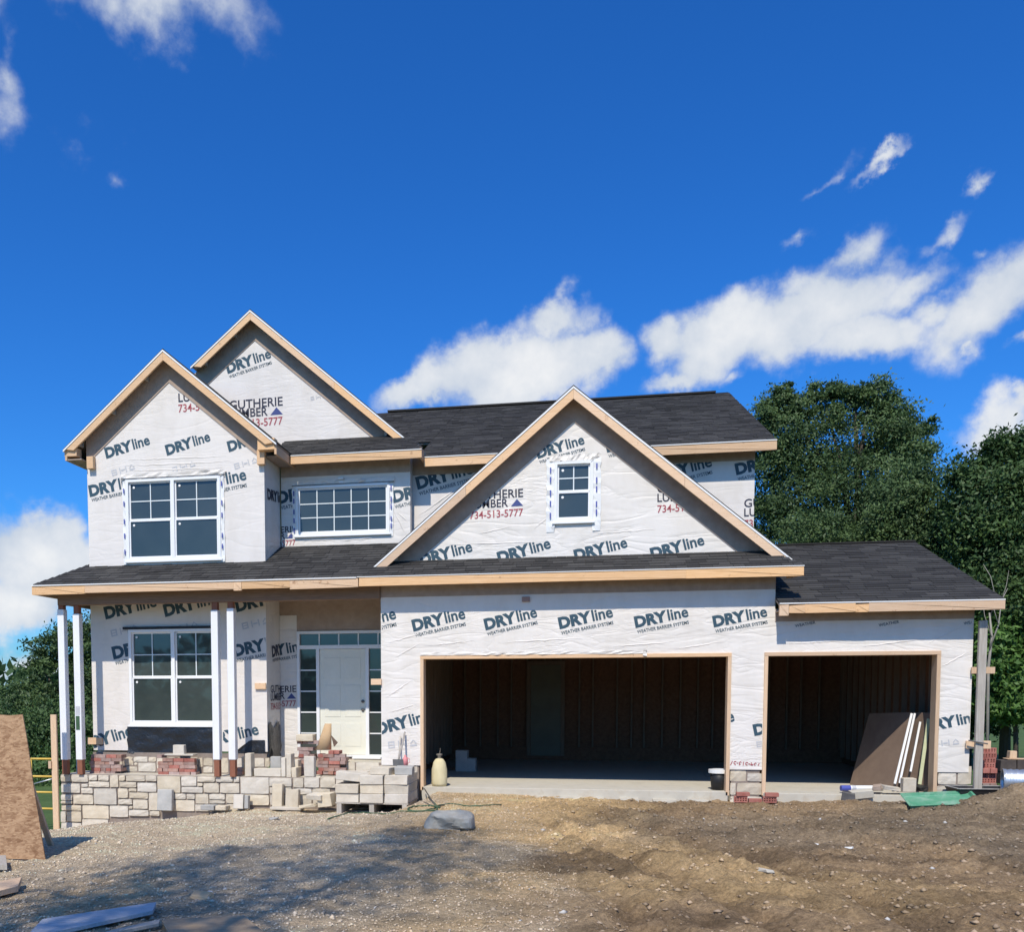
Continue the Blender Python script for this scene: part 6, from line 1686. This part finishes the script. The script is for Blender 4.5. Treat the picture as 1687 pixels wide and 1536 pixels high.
flat_board([(-60, 1440), (-60, 1428), (10, 1425), (12, 1438)], .05, M['lumber_grey'], 'dark grey timber end at the left edge below the OSB sheet')
for i, (px, py, w, c_, lb) in enumerate(((327, 1484, .17, M['tan'], 'tan chip of wood lying in the shade-tinted gravel above the plywood sheet'), (345, 1472, .04, M['white_plastic'], 'tiny white scrap on the shade-tinted gravel'), (1345, 1395, .10, M['white_plastic'], 'white paper scrap on the dirt at the right'), (1265, 1440, .14, M['concrete'], 'pale crumbled lump on the dirt in the right foreground'), (1400, 1400, .08, M['white_plastic'], 'small white scrap right of the paper on the dirt'), (450, 1352, .12, M['stone_grey'], 'small grey stone on the gravel in front of the porch'))):
    p = G(px, py); box_obj('scrap', p.x-w/2, p.x+w/2, p.y, p.y+w*.7, p.z-.005, p.z+w*.25, c_, lb, 'scrap', None, i*.7, (.15, .1), w*.12, w*.06)


# ------------------------------------------------------------------ trees
def tree(name, base, height, crown, n_clump, per, leaf, m, label, cat='tree', group=None, trunk_r=.16, seed=0, shell=.55, limbs=7, clump_r=.42, sub=None):
    """crown: list of (dx, dy, z, rx, ry, rz) ellipsoids relative to the base"""
    rg = np.random.default_rng(seed); r2 = random.Random(seed)
    e = empty(name, base, label, cat, group)
    vol = np.array([c[3]*c[4]*c[5] for c in crown])**.75; pr = vol/vol.sum()+.014; pr = pr/pr.sum()
    k = rg.choice(len(crown), n_clump, p=pr)
    d = rg.normal(size=(n_clump, 3)); d /= np.linalg.norm(d, axis=1)[:, None]
    r = shell+(1.06-shell)*rg.random(n_clump)**.6
    C = np.array(crown); cen = C[k, :3]+d*r[:, None]*C[k, 3:6]*(1+.22*np.sin(d[:, 0:1]*5+seed)*np.cos(d[:, 2:3]*6+seed*2))
    n = n_clump*per
    cc = np.repeat(cen, per, 0); dd = np.repeat(d, per, 0)
    cr = np.repeat(np.minimum(clump_r, .12+.75*np.array([c[3] for c in crown])[k])*rg.uniform(.55, 1.3, n_clump), per)[:, None]
    pos = cc+rg.normal(size=(n, 3))*cr*.5*np.array([1, 1, .55])
    # drop leaves of low wisps
    s = leaf*rg.uniform(.6, 1.35, n)[:, None]
    t = rg.normal(size=(n, 3)); t /= np.linalg.norm(t, axis=1)[:, None]
    nr = rg.normal(size=(n, 3))*.42+dd*.8+np.array([0, 0, .55])+np.repeat(rg.normal(size=(n_clump, 3))*.45, per, 0); b = np.cross(nr, t); b /= np.linalg.norm(b, axis=1)[:, None]+1e-9
    V = np.stack([pos-t*s, pos-b*s*.45, pos+t*s, pos+b*s*.45], 1).reshape(-1, 3)
    me = quick_mesh('crown', V, np.arange(4*n), 4, m)
    at = me.attributes.new('tone', 'FLOAT', 'POINT'); at.data.foreach_set('value', np.repeat(np.repeat(rg.uniform(-.3, .9, n_clump), per), 4).astype(np.float32))
    link('crown', me, e)
    mb = MB(); top = max(c[2] for c in crown)
    pts = [(0, 0, -.3), (r2.uniform(-.1, .1), 0, top*.35), (r2.uniform(-.2, .2), r2.uniform(-.2, .2), top*.7), (r2.uniform(-.2, .2), 0, top)]
    mb.tube(pts, [trunk_r*1.25, trunk_r*.9, trunk_r*.55, trunk_r*.15], 8)
    mb.build('trunk', M['bark'], e, smooth=True)
    for i in range(limbs):
        c = crown[i % len(crown)]; z0 = top*r2.uniform(.25, .6)
        tgt = (c[0]+c[3]*r2.uniform(-.7, .7), c[1]+c[4]*r2.uniform(-.7, .7), c[2]+c[5]*r2.uniform(-.2, .7))
        mid = (tgt[0]*.45, tgt[1]*.45, z0+(tgt[2]-z0)*.6)
        MB().tube([(0, 0, z0), mid, tgt], [trunk_r*.45, trunk_r*.3, trunk_r*.06], 6).build('limb', M['bark'], e, smooth=True)
    return e


def crown_px(base, Y, blobs):
    """ellipsoids given as picture positions on plane Y -> offsets from base"""
    out = []
    for (px, py, rx, ry) in blobs:
        p = W(px, py, Y); q = W(px+rx, py, Y); r = W(px, py-ry, Y)
        sx = abs(q.x-p.x); sz = abs(r.z-p.z); out.append((p.x-base[0], 0+random.uniform(-.3, .3)*sx, p.z-base[2], sx, max(sx, sz)*.85, sz))
    return out
GZ = -.6
Y = 17; b = (WX(1400, Y), Y, GZ)
tree('leafy_tree', b, 10, crown_px(b, Y, [(1400, 722, 88, 75), (1330, 738, 72, 70), (1292, 712, 36, 52), (1435, 795, 92, 88), (1320, 830, 80, 80), (1400, 850, 110, 80), (1478, 778, 48, 62), (1300, 900, 60, 70), (1450, 900, 90, 70), (1412, 668, 30, 34), (1462, 690, 30, 36), (1352, 680, 28, 36), (1280, 668, 15, 30), (1316, 668, 13, 32), (1384, 662, 12, 28), (1432, 660, 12, 28), (1405, 655, 8, 24), (1470, 672, 10, 26), (1300, 655, 10, 26), (1345, 652, 11, 28), (1262, 690, 14, 40), (1530, 730, 12, 34), (1450, 648, 10, 26), (1370, 645, 9, 24), (1490, 690, 12, 30), (1500, 718, 20, 34), (1520, 745, 14, 22), (1270, 800, 40, 90), (1255, 740, 20, 40)]), 700, 175, .055, M['leaf_blue'], 'tallest dense dark green tree rising behind the right end of the main roof', seed=1, trunk_r=.22, clump_r=.62, shell=.5, limbs=14)
Y = 13.5; b = (WX(1500, Y), Y, GZ)
tree('leafy_tree', b, 7, crown_px(b, Y, [(1490, 850, 60, 70), (1520, 890, 65, 65), (1440, 905, 80, 55), (1550, 940, 55, 55), (1505, 800, 34, 40), (1340, 890, 60, 45)]), 420, 130, .05, M['leaf_blue'], 'mid-height dark tree standing in front of the tallest tree behind the garage roof', seed=2, clump_r=.5, limbs=9)
Y = 11.0; b = (WX(1660, Y), Y, GZ)
tree('leafy_tree', b, 7, crown_px(b, Y, [(1645, 815, 60, 76), (1690, 790, 65, 78), (1600, 860, 38, 66), (1660, 900, 85, 80), (1700, 960, 80, 90), (1630, 980, 60, 70), (1590, 800, 22, 36), (1725, 850, 60, 100), (1668, 752, 30, 34), (1640, 742, 14, 26), (1690, 730, 16, 28)]), 640, 120, .06, M['leaf_dark'], 'dark broad-leaved tree at the right picture edge', seed=3, clump_r=.55, trunk_r=.13, limbs=10)
Y = 10.3; b = (WX(1680, Y), Y, GZ)
tree('bush', b, 2, crown_px(b, Y, [(1655, 1110, 50, 55), (1700, 1090, 60, 70), (1640, 1150, 30, 40), (1685, 1150, 50, 40), (1625, 1080, 25, 60), (1720, 1150, 50, 45)]), 620, 55, .07, M['leaf_bright'], 'bright green bush under the dark tree at the right edge', 'bush', seed=4, clump_r=.32, trunk_r=.06, limbs=3)
Y = 12; b = (WX(1600, Y), Y, GZ)
tree('bush', b, 2, crown_px(b, Y, [(1620, 1060, 60, 60), (1560, 1040, 50, 60), (1640, 1130, 60, 70), (1700, 1030, 70, 50), (1585, 1170, 60, 60)]), 400, 50, .06, M['leaf_dark'], 'shady undergrowth bush behind the timber pole', 'bush', seed=5, clump_r=.4, trunk_r=.06, limbs=3)
# bare dead sapling
Y = 5.5; p0 = W(1628, 1190, Y); dead = empty('bare_sapling', (p0.x, Y, GZ), 'thin leafless grey sapling between the garage roof and the dark tree', 'dead tree')
def dt(pts, r): MB().tube([W(a, b_, Y+random.uniform(-.1, .1))-dead.location for a, b_ in pts], [r*(1-.75*i/(len(pts)-1)) for i in range(len(pts))], 6).build('branch', M['deadwood'], dead, smooth=True)
tr0 = [W(1630, 1190, Y)-dead.location]; tr0[0].z = 0
MB().tube([tuple(tr0[0])]+[tuple(W(a, b_, Y)-dead.location) for a, b_ in ((1628, 1100), (1634, 1050), (1630, 1010))], [.035, .03, .022, .015], 7).build('trunk', M['deadwood'], dead, smooth=True)
dt([(1630, 1070), (1645, 1030), (1650, 990), (1660, 970)], .018); dt([(1634, 1050), (1622, 1015), (1618, 985)], .013); dt([(1631, 1020), (1640, 985), (1632, 950), (1620, 930)], .013); dt([(1645, 1030), (1636, 1000), (1628, 985)], .01); dt([(1650, 990), (1658, 965), (1662, 940)], .008)
# left side
Y = 16; b = (WX(110, Y), Y, GZ)
tree('leafy_tree', b, 6, crown_px(b, Y, [(120, 1070, 60, 40), (90, 1110, 45, 40), (150, 1110, 60, 60), (58, 1098, 14, 14), (115, 1048, 22, 16), (130, 1170, 70, 45), (60, 1165, 50, 40), (180, 1050, 50, 40)]), 330, 85, .07, M['leaf_blue'], 'rounded dark tree seen left of and between the porch posts', seed=6, clump_r=.42, shell=.4)
Y = 13; b = (WX(40, Y), Y, GZ)
tree('bush', b, 3, crown_px(b, Y, [(30, 1215, 60, 45), (-20, 1205, 50, 45), (90, 1215, 60, 50), (60, 1270, 80, 60), (140, 1240, 60, 70), (-30, 1260, 60, 60)]), 600, 50, .065, M['leaf_dark'], 'dark hedge-like bush behind the scaffold at the left', 'bush', seed=7, clump_r=.4, trunk_r=.08, limbs=3)
Y = 9; b = (WX(90, Y), Y, GZ)
tree('bush', b, 2, crown_px(b, Y, [(70, 1290, 60, 50), (120, 1270, 50, 60), (20, 1300, 50, 50), (100, 1330, 60, 40), (55, 1350, 60, 40), (110, 1365, 50, 35)]), 380, 44, .05, M['leaf_mid'], 'low green bush right behind the yellow scaffold', 'bush', seed=8, clump_r=.3, trunk_r=.05, limbs=3)
Y = 26; b = (WX(10, Y), Y, GZ)
tree('leafy_tree', b, 4, crown_px(b, Y, [(15, 1155, 26, 16), (45, 1160, 24, 14), (-25, 1150, 30, 24), (70, 1165, 20, 14), (-60, 1160, 40, 30)]), 300, 26, .13, M['leaf_dark'], 'low distant treetops at the left edge beyond the bush', seed=9, clump_r=.5)


def shade_tree(apex, h, prof, seed, label):
    p = G(*apex); d = SUN_TRAVEL; k = h/(-d.z)
    b = (p.x-d.x*k, p.y-d.y*k, p.z)
    tree('leafy_tree', b, h, [(dx, dy, h-dz, r, r, rz) for dx, dy, dz, r, rz in prof], 460, 11, .075, M['leaf_mid'], label, seed=seed, shell=.1, clump_r=.6, trunk_r=.12, limbs=0)
shade_tree((405, 1392), 16.5, [(0, 0, 1.0, .45, .9), (.0, 0, 2.2, .75, 1.1), (.25, 0, 3.8, .95, 1.3), (.6, 0, 5.6, 1.1, 1.6), (.7, 0, 7.6, 1.2, 1.8)], 21, 'slender tall tree behind the viewer shading the gravel at left')
shade_tree((730, 1358), 18.5, [(0, 0, 1.1, .75, .9), (-.3, 0, 2.3, 1.15, 1.0), (.3, 0, 3.2, 1.2, 1.1), (-.1, 0, 4.6, 1.1, 1.2), (-.6, 0, 6.2, 1.2, 1.4), (-.5, 0, 8.6, 1.8, 2.0)], 22, 'broader tall tree behind the viewer shading the gravel at centre')


# far wood that closes the horizon (one mass nobody could count)
def far_wood():
    rg = np.random.default_rng(5); n = 26000
    a = rg.uniform(0, 2*PI, n); R = rg.uniform(70, 95, n)
    hgt = 5.0+2.2*np.sin(a*9)+1.4*np.sin(a*23+1)+.9*np.sin(a*51)
    z = rg.random(n)**.8*hgt
    pos = np.stack([np.sin(a)*R, np.cos(a)*R, z-.5], -1)
    s = rg.uniform(.35, .8, n)[:, None]; t = rg.normal(size=(n, 3)); t /= np.linalg.norm(t, axis=1)[:, None]; q = rg.normal(size=(n, 3)); b = np.cross(q, t); b /= np.linalg.norm(b, axis=1)[:, None]
    V = np.stack([pos-t*s, pos-b*s*.6, pos+t*s, pos+b*s*.6], 1).reshape(-1, 3)
    tag(link('distant_wood', quick_mesh('distant_wood', V, np.arange(4*n), 4, M['leaf_dark'])), 'far belt of woodland closing the horizon', None, None, 'stuff')
far_wood()


def lawn():
    rg = np.random.default_rng(8); n = 26000
    x = rg.uniform(5.4, 11, n); y = rg.uniform(2.0, 10, n)
    h = rg.uniform(.06, .2, n); a = rg.uniform(0, PI, n); w = .012
    z = np.full(n, GZ)
    z = np.maximum(z, np.where(y < 4.6, hfun(x, y)-.6*sstep(3.0, 5, y), GZ))
    lx, ly = rg.normal(0, .05, n), rg.normal(0, .05, n)
    V = np.stack([np.stack([x-np.cos(a)*w, y-np.sin(a)*w, z], -1), np.stack([x+np.cos(a)*w, y+np.sin(a)*w, z], -1), np.stack([x+lx, y+ly, z+h], -1)], 1).reshape(-1, 3)
    tag(link('grass', quick_mesh('grass', V, np.arange(3*n), 3, M['grass_blade'])), 'rough green grass right of the house', None, None, 'stuff')
lawn()
